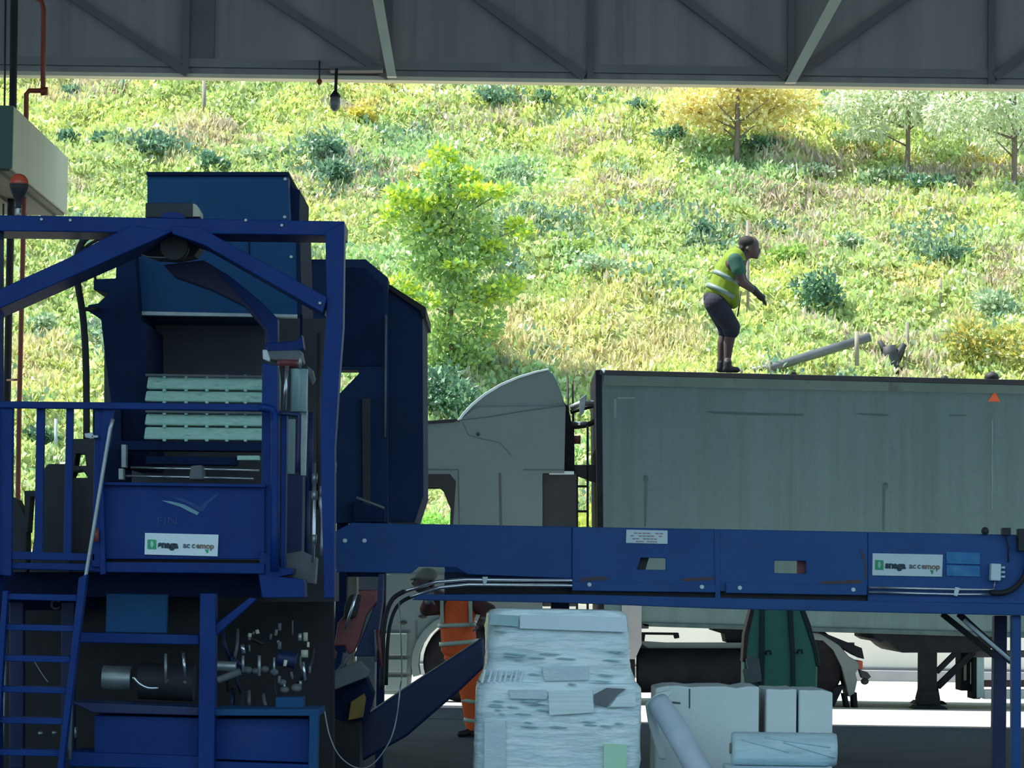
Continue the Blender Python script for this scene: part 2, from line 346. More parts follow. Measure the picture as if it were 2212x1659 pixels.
for x0, y0, x1, y1 in ((560, -20, 840, 165), (1010, -20, 1262, 165), (1455, -20, 1700, 165), (1975, -20, 1712, 168), (2330, 30, 2150, 165), (150, -10, 405, 158)):
    f_ = (y1 + 380) / (y1 - y0); x0, y0 = x1 + (x0 - x1) * f_, -380
    b = MB(); b.bar(x0, y0, x1, y1, 17, DW - 0.10, 0.06); trim(b, M['stud'])
b = MB().prism([(730, -395), (760, -395), (826, -10), (856, 165), (836, 165), (803, -10)], DW - 0.40, 0.10); trim(b, M['brace'])
b = MB().prism([(2008, -395), (2040, -395), (1824, -10), (1720, 178), (1697, 178), (1797, -10)], DW - 0.40, 0.10); trim(b, M['brace'])
# cream wall and kerb at the foot of the bank
b = MB().box((-40, YB, 0), (40, YB + 0.35, 1.1)); structure('wall_yard', b, M['wallm'])
b = MB().box((-40, YB - 0.35, 0), (40, YB, 0.16)); structure('trim_kerb', b, M['kerb'])
b = MB().box((-40, YB - 0.03, 0.16), (40, YB, 0.20)); structure('trim_kerb_line', b, M['stud'])

# ---- grassy bank
rng = np.random.default_rng(11)
_lat = rng.random((256, 256))
def vnoise(x, y, s, ox=0.0):
    x = np.asarray(x, float) * s + 100 + ox; y = np.asarray(y, float) * s + 50 + ox * 1.7
    xi = np.floor(x).astype(int); yi = np.floor(y).astype(int); fx = x - xi; fy = y - yi
    fx = fx * fx * (3 - 2 * fx); fy = fy * fy * (3 - 2 * fy)
    g = lambda a, b_: _lat[a % 256, b_ % 256]
    return (g(xi, yi) * (1 - fx) + g(xi + 1, yi) * fx) * (1 - fy) + (g(xi, yi + 1) * (1 - fx) + g(xi + 1, yi + 1) * fx) * fy
Y0 = YB + 0.35
def hz(x, y):
    t = np.maximum(np.asarray(y, float) - Y0, 0)
    z = 1.05 + 0.577 * np.minimum(t, 26) + 0.05 * np.maximum(t - 26, 0)
    amp = np.minimum(t / 2.0, 1.0)
    return z + amp * ((vnoise(x, y, 0.42) - 0.5) * 0.9 + (vnoise(x, y, 1.1, 7) - 0.5) * 0.45 + (vnoise(x, y, 2.3, 13) - 0.5) * 0.34)
def hill_at(px, py):
    v = rr * (px - CX) + uu * (CY - py) + fw * FPX
    lo, hi = Y0, 76.0
    f = lambda d: EYE + v.z * d / v.y - float(hz(v.x * d / v.y, d))
    d = lo; prev = lo
    while d < hi and f(d) > 0: prev = d; d += 0.1
    a, c = prev, d
    for _ in range(20):
        mid = (a + c) / 2
        if f(mid) > 0: a = mid
        else: c = mid
    return Vector((v.x * a / v.y, a, float(hz(v.x * a / v.y, a))))

def grid_hill():
    xs = np.linspace(-22, 22, 221); ys = np.linspace(Y0, 84, 170)
    X, Yg = np.meshgrid(xs, ys); Z = hz(X, Yg)
    v = np.stack([X, Yg, Z], -1).reshape(-1, 3); nx = len(xs)
    i = np.arange((len(ys) - 1) * (nx - 1)); r_, c_ = i // (nx - 1), i % (nx - 1)
    f = np.stack([r_ * nx + c_, r_ * nx + c_ + 1, (r_ + 1) * nx + c_ + 1, (r_ + 1) * nx + c_], -1)
    me = bpy.data.meshes.new('hill'); me.from_pydata(v.tolist(), [], f.tolist()); me.polygons.foreach_set('use_smooth', [True] * len(f))
    me.materials.append(mat('bank_soil_and_moss', (0.34, 0.40, 0.14), (0.46, 0.44, 0.20), 0.9, scale=0.7, dirt=(0.34, 0.26, 0.17), dirt_amt=0.7, dirt_scale=0.5))
    o = bpy.data.objects.new('hill', me); COL.objects.link(o); o['kind'] = 'structure'
grid_hill()

def leaves_mesh(name, base, direc, width, colour, parent=None, loc=(0, 0, 0), cup=0.25):
    """one leaf = one bent four-sided blade; base (n,3), direc (n,3) incl. length, width (n), colour (n,3)"""
    n = len(base); ref = rng.normal(size=(n, 3)); side = np.cross(direc, ref); side /= np.linalg.norm(side, axis=1, keepdims=True) + 1e-9
    nrm = np.cross(side, direc); nrm /= np.linalg.norm(nrm, axis=1, keepdims=True) + 1e-9
    ln = np.linalg.norm(direc, axis=1, keepdims=True)
    mid = base + direc * 0.45
    v = np.stack([base, mid + side * width[:, None] / 2 + nrm * ln * cup * 0.3, base + direc - nrm * ln * cup * 0.2, mid - side * width[:, None] / 2 + nrm * ln * cup * 0.3], 1).reshape(-1, 3)
    v = (v - np.array(loc)).astype(np.float32)
    me = bpy.data.meshes.new(name); me.vertices.add(4 * n); me.vertices.foreach_set('co', v.ravel())
    me.loops.add(4 * n); me.loops.foreach_set('vertex_index', np.arange(4 * n, dtype=np.int32))
    me.polygons.add(n); me.polygons.foreach_set('loop_start', np.arange(0, 4 * n, 4, dtype=np.int32))
    me.update(calc_edges=True)
    ca = me.color_attributes.new('leaf', 'FLOAT_COLOR', 'POINT')
    c4 = np.concatenate([np.repeat(np.clip(colour, 0, 1), 4, axis=0), np.ones((4 * n, 1))], 1).astype(np.float32)
    ca.data.foreach_set('color', c4.ravel()); me.materials.append(M['leaf'])
    o = bpy.data.objects.new(name, me); COL.objects.link(o)
    if parent is not None: o.parent = parent
    return o

PAL = np.array([[.58, .70, .28], [.70, .78, .28], [.46, .66, .29], [.62, .72, .42], [.80, .74, .42], [.68, .58, .46], [.20, .34, .24], [.88, .76, .30], [.90, .93, .74]])  # last tone is near white: glints of light painted as leaf colour
def bank_plants():
    n = 70000
    x = rng.uniform(-14, 14, n); y = Y0 + 0.15 + (rng.random(n) ** 0.9) * 24.5
    straw = vnoise(x, y, 0.30, 3) + 0.3 * vnoise(x, y, 1.2, 21); green = vnoise(x, y, 0.45, 31); dark = vnoise(x, y, 0.75, 41) * 0.6 + vnoise(x, y, 1.9, 44) * 0.4; brown = vnoise(x, y * 1.6, 0.55, 51)
    kind = np.where(green > 0.62, 1, np.where(green < 0.30, 2, 0))
    kind = np.where((straw > 0.93) & (rng.random(n) < 0.7), 4, kind)
    kind = np.where((brown > 0.80) & (rng.random(n) < 0.4), 5, kind)
    kind = np.where((dark > 0.75) & (rng.random(n) < 0.6), 6, kind)
    rr_ = rng.random(n); kind = np.where(rr_ < 0.16, 3, kind); kind = np.where((rr_ > 0.975), 8, kind); kind = np.where((vnoise(x, y, 0.5, 61) > 0.93) & (rr_ > 0.5), 7, kind)
    for zx, zy, zr, zh, kk, pr in ((1250, 760, 280, 60, 4, .75), (70, 780, 90, 60, 4, .6), (1080, 690, 120, 40, 4, .4), (1750, 372, 130, 16, 5, .6), (2080, 402, 150, 24, 5, .7), (1700, 432, 170, 20, 5, .35), (1250, 330, 60, 18, 5, .4), (1310, 425, 150, 40, 5, .25), (480, 300, 110, 16, 5, .5), (1395, 205, 45, 14, 5, .7), (735, 244, 45, 10, 5, .8), (1500, 590, 120, 30, 0, .5),
            (1300, 250, 200, 36, 1, .6), (300, 268, 170, 26, 1, .5), (1760, 302, 170, 16, 1, .8), (1680, 640, 130, 80, 1, .5), (1300, 650, 160, 50, 1, .4), (900, 230, 160, 20, 1, .5), (1900, 332, 90, 10, 7, .6), (2130, 362, 60, 14, 7, .7), (785, 244, 40, 11, 7, .8), (990, 200, 120, 12, 8, .3), (1900, 205, 150, 14, 8, .35),
            (1090, 216, 80, 10, 6, .5), (350, 312, 90, 16, 6, .45), (700, 352, 110, 30, 6, .4), (2050, 545, 80, 14, 6, .5), (1430, 470, 110, 24, 6, .25), (1950, 470, 160, 30, 5, .15)):
        c = hill_at(zx, zy); sc = c.y / FPX
        inside = ((x - c.x) / (zr * sc)) ** 2 + ((y - c.y) / (zh * sc / 0.42)) ** 2 < 1
        kind = np.where(inside & (rng.random(n) < pr), kk, kind)
    z = hz(x, y)
    k_ = 8
    R = np.where(kind == 6, 0.26, 0.14)
    off = rng.normal(size=(n, k_, 3)) * R[:, None, None] * np.array([0.7, 0.7, 0.45]); off[..., 2] = np.abs(off[..., 2])
    base = np.stack([x, y, z - 0.02], -1)[:, None, :] + off
    dv = rng.normal(size=(n, k_, 3)) * 0.75; dv[..., 2] = np.abs(dv[..., 2]) + 0.35
    grassy = np.isin(kind, (4, 5)) | (rng.random(n) < 0.12)
    dv[..., 2] += np.where(grassy, 0.9, 0)[:, None]
    dv /= np.linalg.norm(dv, axis=-1, keepdims=True)
    ln = rng.uniform(0.08, 0.17, (n, k_)) * np.where(grassy, 1.5, 1.0)[:, None]
    wd = ln * np.where(grassy, 0.22, 0.62)[:, None]
    colr = PAL[kind][:, None, :] * rng.uniform(0.8, 1.18, (n, 1, 1)) * rng.uniform(0.86, 1.14, (n, k_, 1)) * rng.uniform(0.92, 1.08, (n, k_, 3))
    f = lambda a: a.reshape(-1, a.shape[-1])
    sel = np.repeat(grassy, k_)
    B, D, Wd, Cc = f(base), f(dv * ln[..., None]), wd.ravel(), f(colr)
    for nm, s, lab in (('grass', sel, 'tall pale grass growing all over the bank'), ('weeds', ~sel, 'leafy light green weeds covering the bank behind the yard')):
        o = leaves_mesh(nm, B[s], D[s], Wd[s], Cc[s]); tag(o, lab, 'grass' if nm == 'grass' else 'weeds', None, 'stuff')
bank_plants()

def leaf_ball(centres, radii, n, size, cols, aspect=0.6, droop=0.0):
    """leaf arrays scattered through balls"""
    centres = np.array(centres, float); radii = np.array(radii, float)
    if radii.ndim == 1: radii = np.repeat(radii[:, None], 3, 1)
    wgt = radii.prod(1) ** 0.67; idx = rng.choice(len(centres), n, p=wgt / wgt.sum())
    u = rng.normal(size=(n, 3)); u /= np.linalg.norm(u, axis=1, keepdims=True); rad = rng.random(n) ** 0.45
    B = centres[idx] + u * rad[:, None] * radii[idx]
    D = u * 0.8 + rng.normal(size=(n, 3)) * 0.6 + np.array([0, 0, 0.25 - droop]); D /= np.linalg.norm(D, axis=1, keepdims=True)
    ln = rng.uniform(0.6, 1.3, n) * size
    cols = np.array(cols); Cc = cols[rng.integers(0, len(cols), n)] * rng.uniform(0.8, 1.2, (n, 1))
    return B, D * ln[:, None], ln * aspect, Cc

DK = [(.10, .23, .15), (.14, .30, .18), (.08, .18, .13), (.22, .40, .24)]
SAGE = [(.34, .48, .28), (.44, .58, .36), (.22, .38, .22), (.60, .70, .50)]
LIME = [(.66, .80, .06), (.74, .84, .10), (.46, .66, .12), (.30, .52, .18)]
MID = [(.42, .62, .20), (.34, .54, .22), (.52, .72, .20), (.28, .46, .24), (.60, .76, .26)]
YEL = [(.96, .84, .34), (.92, .76, .30), (.98, .90, .50), (.84, .76, .34)]
PALE = [(.66, .74, .46), (.76, .82, .58), (.50, .62, .36), (.84, .88, .68)]
BUSH = [(.50, .48, .12), (.36, .44, .12), (.66, .52, .14), (.44, .50, .24)]

def shrub(px, py, wpx, hpx, cols, label, group=None, n=420, size=0.11):
    p = hill_at(px, py); s = p.y / FPX; rx, rz = wpx * s, hpx * s
    cs = [(p.x + random.uniform(-.6, .6) * rx, p.y + random.uniform(-.4, .5) * rx, p.z + rz * random.uniform(0.25, 0.9)) for _ in range(7)]
    ra = [(rx * random.uniform(.35, .6), rx * random.uniform(.35, .6), rz * random.uniform(.4, .6)) for _ in range(7)]
    B, D, Wd, Cc = leaf_ball(cs, ra, n, size, cols)
    o = leaves_mesh('shrub', B, D, Wd, Cc, loc=p); o.location = p
    return tag(o, label, 'shrub', group)

for px, py, w_, h_, cols, lab in (
    (150, 312, 30, 22, DK, 'small dark shrub on the bank beside the pale canopy'),
    (225, 318, 26, 22, DK, 'low dark shrub on the bank right of the pale canopy, second of the row'),
    (335, 332, 52, 34, DK, 'wide dark shrub on the bank up left of the blue tower'),
    (465, 362, 34, 28, DK, 'round dark shrub on the bank just above the blue tower top'),
    (560, 345, 38, 20, SAGE, 'grey green shrub on the bank above the tower right corner'),
    (690, 335, 48, 32, DK, 'dark shrub on the bank below the pendant lamp'),
    (730, 385, 46, 26, DK, 'dark spreading shrub right of the blue tower top'),
    (180, 205, 50, 16, DK, 'dark shrub right below the roof edge near the red pipe'),
    (1075, 222, 46, 20, DK, 'dark shrub close under the roof edge above the lime sapling'),
    (1160, 225, 42, 22, DK, 'dark shrub close under the roof edge, right of its twin'),
    (1385, 240, 34, 20, DK, 'small dark shrub left of the yellow tree'),
    (1455, 308, 44, 26, DK, 'dark shrub below the left side of the yellow tree'),
    (1655, 318, 60, 18, DK, 'long low dark shrub right of the yellow tree trunk'),
    (1850, 310, 60, 26, SAGE, 'sage green shrub left of the willowy tree'),
    (1900, 395, 60, 26, SAGE, 'grey shrub at the foot of the willowy tree'),
    (2010, 410, 54, 24, DK, 'dark shrub right of the willowy tree foot'),
    (1520, 505, 24, 20, DK, 'small dark shrub up left of the worker in the lime vest'),
    (1500, 540, 40, 26, SAGE, 'grey green shrub just left of the lime vest worker back'),
    (1300, 590, 60, 26, SAGE, 'grey green shrub halfway between the lime sapling and the worker'),
    (1770, 670, 62, 62, DK, 'large dark round bush on the bank right of the worker'),
    (1840, 545, 44, 30, SAGE, 'sage shrub above the large dark round bush'),
    (2060, 560, 60, 20, DK, 'dark low shrub near the right edge of the bank'),
    (2130, 790, 100, 80, BUSH, 'big yellow green bush rising behind the trailer at the right'),
    (2150, 690, 80, 50, SAGE, 'grey green bush above the yellow green bush at the right'),
    (965, 905, 75, 85, DK, 'dark dense bush under the lime sapling beside the truck cab'),
    (1100, 500, 46, 30, SAGE, 'grey green shrub at the right side of the lime sapling'),
    (1120, 395, 50, 24, SAGE, 'grey shrub at the upper right of the lime sapling'),
    (1330, 380, 50, 18, SAGE, 'grey shrub below left of the yellow tree foot'),
    (1740, 380, 70, 20, SAGE, 'grey shrub between the yellow and the willowy tree'),
    (80, 720, 40, 30, SAGE, 'grey green shrub seen between the pipe and the hose left'),
    (95, 960, 45, 26, DK, 'dark shrub seen through the railing bars at the left'),
    (945, 1190, 70, 60, [(.40, .72, .16), (.34, .64, .16), (.50, .78, .24)], 'bright green bush seen through the truck cab window'),
    (1265, 1190, 50, 70, [(.60, .70, .14), (.66, .72, .2)], 'yellow green bush seen between the truck cab and the trailer'),
    (780, 260, 34, 22, [(.80, .66, .12), (.60, .58, .12)], 'yellow flowering shrub right of the pendant lamp'),
    (1240, 560, 60, 40, [(.40, .56, .12), (.30, .46, .12)], 'fresh green shrub right of the lime sapling'),
    (1700, 575, 50, 40, [(.40, .58, .14), (.30, .48, .14)], 'fresh green shrub just right of the worker raised hand'),
):
    shrub(px, py, w_, h_, cols, lab, 'shrubs on the bank', n=int(260 + w_ * h_ * 0.16))

def tree(name, px, py, top, label, blobs, cols, n, size, trunk_px, droop=0.0, aspect=0.6, extra=None):
    p = hill_at(px, py); s = p.y / FPX
    t = thing(name, p, label, 'tree', 'trees on the bank')
    P = lambda x, y, dy=0: W(x, y, p.y + dy)
    b = MB(); b.tube([p - Vector((0, 0, 0.2)), P(px + 2, (py + top) / 2), P(px, top)], [trunk_px * s, trunk_px * s * 0.8, trunk_px * s * 0.35], 8, 4)
    for bx, by, br, bz in blobs:
        y1 = min(by + br * 0.6, py - 20)
        b.tube([P(px + 1, y1 + (py - y1) * 0.15), P(bx, by, (bx % 7 - 3) * 0.12)], [trunk_px * s * 0.4, trunk_px * s * 0.12], 6)
    b.build('trunk', M['bark'], t, 0)
    cs = [P(bx, by, random.uniform(-.5, .5)) for bx, by, br, bz in blobs]; ra = [(br * s, br * s * 0.9, bz * s) for bx, by, br, bz in blobs]
    B, D, Wd, Cc = leaf_ball(cs, ra, n, size, cols, aspect, droop)
    leaves_mesh('crown', B, D, Wd, Cc, t, p)
    if extra is not None:
        B, D, Wd, Cc = leaf_ball([P(bx, by, random.uniform(-.7, -.1)) for bx, by, br, bz in extra[0]], [(br * s, br * s * .7, bz * s) for bx, by, br, bz in extra[0]], extra[2], size, extra[1], aspect, droop)
        leaves_mesh('crown_tips', B, D, Wd, Cc, t, p, ).__setitem__('label', 'bright yellow green young leaves')
    return t
tree('sapling_tree', 972, 800, 330, 'lime green sapling with bright leaves growing behind the dark hood',
     [(960, 345, 32, 32), (950, 385, 34, 34), (1010, 400, 36, 30), (880, 430, 44, 36), (940, 445, 44, 30), (1040, 425, 60, 20), (1090, 410, 28, 12), (920, 500, 64, 40), (1010, 490, 60, 42), (1120, 495, 30, 16), (1000, 560, 66, 40), (930, 570, 60, 40),
      (1060, 540, 44, 34), (1085, 630, 44, 34), (900, 640, 40, 30), (990, 640, 60, 40), (1040, 700, 56, 40), (950, 720, 50, 34), (1010, 760, 56, 30), (930, 790, 40, 40), (985, 800, 60, 36)], MID, 6800, 0.125, 6, extra=([(955, 340, 28, 26), (945, 372, 30, 22), (1010, 380, 30, 20), (1035, 412, 56, 12), (1092, 410, 26, 8), (862, 418, 34, 18), (890, 436, 40, 12), (935, 440, 44, 14), (1120, 488, 26, 16), (1135, 505, 22, 10), (840, 470, 20, 20), (925, 490, 34, 14), (1060, 530, 30, 12), (985, 575, 30, 10), (870, 620, 36, 30), (920, 650, 34, 16), (1100, 620, 30, 26), (1040, 640, 40, 14)], LIME, 2600))
tree('yellow_tree', 1591, 372, 150, 'tree with golden yellow leaves standing high on the bank under the roof edge',
     [(1480, 230, 55, 38), (1540, 215, 60, 46), (1600, 200, 60, 50), (1660, 215, 60, 44), (1720, 215, 50, 38), (1545, 262, 46, 24), (1640, 262, 46, 22), (1600, 150, 90, 40)], YEL, 4200, 0.13, 7)
tree('willowy_tree', 1960, 384, 150, 'pale leaved slender tree on the bank right of the yellow tree',
     [(1840, 225, 60, 40), (1900, 215, 60, 50), (1960, 220, 60, 50), (2020, 235, 50, 46), (1880, 275, 50, 30), (1960, 150, 100, 50)], PALE, 3600, 0.14, 6, 0.9, 0.4)
tree('pale_tree', 2190, 412, 150, 'pale leaved tree cut by the right picture edge high on the bank',
     [(2040, 250, 50, 50), (2110, 240, 60, 60), (2170, 230, 50, 60), (2240, 240, 60, 60), (2150, 300, 50, 34), (2215, 300, 40, 34), (2160, 160, 80, 50)], PALE, 3600, 0.14, 7, 0.9, 0.4)

def hill_post(px, py, top, wpx, m, name, label, cat='post'):
    p = hill_at(px, py); s = p.y / FPX; q = W(px - (py - top) * 0.003, top, p.y)
    b = MB().tube([p - Vector((0, 0, .3)), q], wpx / 2 * s, 10)
    return single(name, b, m, label, cat, 0, 'posts on the bank')
hill_post(441, 252, 172, 9, M['wood'], 'fence_post', 'pale grey post high on the bank under the roof edge')
hill_post(265, 206, 166, 9, M['canopy_front'], 'fence_post', 'short green post at the top of the bank left of the pale grey post')
hill_post(1616, 692, 476, 7, M['wood'], 'pole', 'thin grey pole on the bank behind the lime vest worker', 'pole')
hill_post(1960, 762, 696, 8, M['wood'], 'fence_post', 'wooden post on the bank right of the slanting pipe')
hill_post(121, 985, 905, 8, M['steel'], 'fence_post', 'pale post on the bank seen between two railing bars')
hill_post(2032, 660, 600, 6, M['wood'], 'fence_post', 'thin stick post on the bank near the right bush')
# slanting pipe on the bank with its two posts
pa, pb = hill_at(1662, 806), hill_at(1850, 762)
dp = min(pa.y, pb.y) - 0.15
t = thing('drain_pipe', W(1750, 790, dp), 'long grey pipe slanting down the bank just right of the worker', 'pipe')
MB().tube([W(1600, 806, dp), W(1660, 796, dp), W(1880, 728, dp)], 10 * dp / FPX, 12).build('pipe_run', M['pipe_grey'], t, 0)
MB().tube([W(1662, 840, dp - .15), W(1661, 778, dp - .15)], 4.5 * dp / FPX, 8).build('post', M['wood'], t, 0)
MB().tube([W(1851, 790, dp - .15), W(1851, 716, dp - .15)], 5 * dp / FPX, 8).build('post', M['wood'], t, 0)
p = hill_at(1925, 795)
b = MB()
b.tube([p + Vector((0, 0, -.3)), p + Vector((.01, 0, .05)), p + Vector((-.02, 0, .26)), p + Vector((-.05, 0, .40))], [.24, .19, .15, .13], 9)
b.tube([p + Vector((-.05, 0, .2)), p + Vector((-.22, 0, .50))], [.09, .04], 7); b.tube([p + Vector((.05, 0, .1)), p + Vector((.24, 0, .44))], [.11, .05], 7); b.tube([p + Vector((.1, 0, -.1)), p + Vector((.34, 0, -.08))], [.1, .04], 7)
single('tree_stump', b, M['dark'], 'dark knotty stump on the bank right of the slanting pipe', 'stump', 0)

# ------------------------------------------------------------------ left building services
t = thing('roof_canopy', W(10, 300, 31), 'pale boxed canopy hanging at the upper left above the blue gantry', 'canopy')
xr = W(27, 300, 31).x; zt = W(27, 228, 31).z; zb = W(27, 364, 31).z
MB().box((xr - 0.03, 31.05, zb), (xr, 34.9, zt)).build('side_panel', M['canopy'], t, 0.004)  # side coloured much paler than the front, painting in the outside light
MB().box((xr - 3.0, 31.0, zb), (xr, 31.05, zt)).build('front_panel', M['canopy_front'], t, 0.004)
b = MB().box((xr - 3.0, 31.05, zb - 0.02), (xr - 0.03, 34.9, zb + 0.01))
for i in range(9): b.box((xr - 0.25 - i * 0.32, 31.05, zb - 0.05), (xr - 0.12 - i * 0.32, 34.9, zb - 0.02))
b.build('soffit', M['soffit'], t, 0)
MB().box((xr - 3.0, 31.05, zt - 0.03), (xr - 0.03, 34.9, zt)).build('top_panel', M['canopy_front'], t, 0)
b = MB().tube([W(38, -400, 33.4), W(31, -20, 33.4), W(27, 300, 33.4), W(15, 870, 33.4), W(12, 1300, 33.4), (W(12, 1300, 33.4).x, 33.4, 0)], 0.040, 12)
single('steel_post', b, M['black'], 'dark slim steel post at the left edge from floor to roof', 'post', 0)
t = thing('sprinkler_pipe', W(60, 700, 33.0), 'red sprinkler pipe with a double bend hanging down at the left', 'pipe')
MB().tubep([(70, -430, 33), (76, -40, 33), (77, -4, 33), (90, 4, 33), (94, 20, 33), (93, 190, 33), (88, 196, 33), (63, 196, 33), (57, 203, 33), (56, 300, 33), (50, 520, 33), (42, 860, 33), (39, 1052, 33), (36, 1300, 33)], 5.5, 10).build('pipe_run', M['pipe'], t, 0)
MB().tubep([(42, 820, 33.0), (16, 821, 33.3)], 2.5, 8).build('bracket', M['pipe'], t, 0)
MB().lathe(W(93, 197, 33), [(.045, -.02), (.045, .05)], (1, 0, 0), 12).build('elbow', M['pipe'], t, 0)
b = MB().tubep([(16, -410, 33.6), (11, 110, 33.6), (9, 300, 33.6), (3, 870, 33.6)], 2.2, 8)
single('service_cable', b, M['dark'], 'thin dark cable running down beside the steel post at the left', 'cable', 0)
t = thing('pendant_lamp', W(724, 170, 33.5), 'grey pendant lamp hanging from a bracket under the roof edge', 'lamp')
b = MB().rect(712, 143, 826, 152, 33.6, .28); b.build('bracket', M['stud'], t)
MB().tubep([(727, 148, 33.5), (725, 200, 33.5)], 3.5, 8).build('stem', M['black'], t, 0)
c = W(724, 206, 33.5); MB().lathe(c, [(.018, .05), (.03, .03), (.055, 0), (.058, -.02)], (0, 0, 1), 16).build('cap', M['black'], t, 0)
MB().lathe(c, [(.050, -.02), (.058, -.08), (.05, -.14), (.02, -.17)], (0, 0, 1), 16).build('lamp_shade', M['lamp_glass'], t, 0)
t = thing('sprinkler', W(690, 175, 33.5), 'small red sprinkler head under the roof edge left of the lamp', 'sprinkler')
MB().tubep([(690, 130, 33.92), (690, 138, 33.7), (690, 172, 33.7)], 1.8, 8).build('drop_pipe', M['dark'], t, 0)
MB().lathe(W(690, 176, 33.7), [(.012, .03), (.03, .01), (.03, -.01), (.008, -.04)], (0, 0, 1), 12).build('nozzle', M['pipe'], t, 0)

# ------------------------------------------------------------------ the baling press at the left
def sign(parent, x0, y0, x1, y1, d, slope):
    """white plate with the green mark and two words; slope = drop in px over its width"""
    b = MB().prism([(x0, y0), (x1, y0 + slope), (x1 - 2, y1 + slope), (x0 - 1, y1)], d, 0.012)
    s = b.build('sign_plate', M['white_plate'], parent, 0.002, label='white sign with green square and the words snaga accemop')
    wd, h = x1 - x0, y1 - y0; f = d - 0.003; cy = (y0 + y1) / 2; sl = slope / wd
    gx = x0 + wd * .095
    MB().prism([(gx - wd * .06, cy - h * .2), (gx + wd * .06, cy - h * .18), (gx + wd * .06, cy + h * .26), (gx - wd * .06, cy + h * .24)], f, 0.004).build('green_square', M['ink_green'], s, 0)
    MB().prism([(gx - wd * .012, cy - h * .12), (gx + wd * .012, cy - h * .12), (gx + wd * .024, cy + h * .05), (gx, cy + h * .2), (gx - wd * .024, cy + h * .05)], f - 0.003, 0.003).build('drop_mark', M['mint'], s, 0)
    text('lettering', 'snaga', x0 + wd * .18, cy + h * .04, f, h * .42, M['ink'], s, -sl, 0.0035)
    text('lettering', 'ac', x0 + wd * .52, cy + h * .07, f, h * .36, M['ink2'], s, -sl, 0.0016)
    text('lettering', 'c', x0 + wd * .635, cy + h * .08, f, h * .36, M['ink2'], s, -sl, 0.0016)
    text('lettering', 'emop', x0 + wd * .695, cy + h * .09, f, h * .36, M['ink_rust'], s, -sl, 0.0016)
    MB().prism([(x0 + wd * .815, cy + h * .26), (x0 + wd * .865, cy + h * .26), (x0 + wd * .86, cy + h * .42), (x0 + wd * .84, cy + h * .44)], f, 0.003).build('leaf_mark', M['ink_green'], s, 0)
    return s

D = 20.0
bal = thing('baling_press', (W(380, 1240, D).x, D + 0.5, 0), 'big blue baling press with gantry frame and operator platform at the left', 'machine')
B_ = M['blue']
# gantry
MB().prism([(-60, 463), (744, 478), (743, 509), (-60, 498)], 19.8, 0.46).build('crossbeam', B_, bal)
MB().prism([(703, 500), (744, 479), (741, 705), (733, 810), (723, 965), (722, 1292), (700, 1292), (692, 965), (696, 810), (705, 680)], 19.79, 0.20).build('post', B_, bal)
MB().prism([(-70, 490), (-2, 490), (-4, 1770), (-75, 1770)], 19.79, 0.20).build('post', B_, bal)
MB().prism([(286, 486), (372, 500), (330, 520), (-40, 684), (-40, 642), (150, 556), (215, 520)], 19.74, 0.44).build('brace', B_, bal)
MB().prism([(372, 488), (432, 490), (470, 512), (706, 642), (697, 676), (440, 529), (372, 505)], 19.74, 0.44).build('brace', B_, bal)
b = MB()
for x, y in ((531, 476), (691, 655), (609, 487), (152, 476), (90, 474)): b.bolt(x, y, 19.74 if y > 600 else 19.8, 4)
b.build('bolts', M['steel'], bal, 0)
jb = MB().rect(314, 438, 416, 470, 19.95, 0.22).build('junction_box', M['dark'], bal)
MB().prism([(416, 439), (424, 442), (432, 456), (432, 468), (416, 468)], 19.96, 0.2).build('side_cover', M['canopy'], jb, 0.002, label='pale bevelled side of the box')
MB().prism([(345, 470), (352, 461), (370, 457), (392, 461), (400, 472)], 19.80, 0.1).build('hook_plate', B_, bal, 0.002)
# beacon
bea = MB().ell(W(41, 398, 19.95), (21 * D / FPX, 21 * D / FPX, 23 * D / FPX), 18, 8, None, 0, 90).build('beacon_lens', M['amber'], bal, 0, label='round amber beacon lens')
s = D / FPX
MB().lathe(W(41, 398, 19.95), [(21 * s, 0.005), (20 * s, -8 * s), (17 * s, -16 * s), (9 * s, -34 * s), (6 * s, -48 * s), (8 * s, -51 * s), (4 * s, -52 * s)], (0, 0, 1), 18).build('beacon_base', M['black'], bal, 0)
MB().lathe(W(39, 449, 19.95), [(3.5 * s, 0), (3.5 * s, -15 * s)], (0, 0, 1), 10).build('beacon_stem', M['white_plate'], bal, 0)
# round guard plate and motor under the gantry apex
b = MB().prism([(288, 530), (304, 505), (340, 492), (400, 492), (428, 510), (436, 530), (420, 552), (380, 560), (335, 557), (300, 545)], 20.15, 0.25); g = b.build('gearbox_plate', M['dark'], bal, 0.01)
MB().lathe(W(380, 536, 20.05), [(30 * s, 0.12), (30 * s, 0), (24 * s, -0.03), (10 * s, -0.06)], (0, -1, 0), 20).build('gearbox_motor', M['black'], bal, 0)
MB().tubep([(292, 535, 20.1), (310, 552, 20.1), (345, 556, 20.1), (395, 556, 20.1)], 2, 8, 3).build('grease_line', M['steel'], bal, 0)
MB().tubep([(352, 540, 20.0), (358, 522, 20.0), (382, 515, 20.0), (402, 530, 20.0), (398, 545, 20.0)], 1.5, 6, 3).build('grease_line', M['grey'], bal, 0)
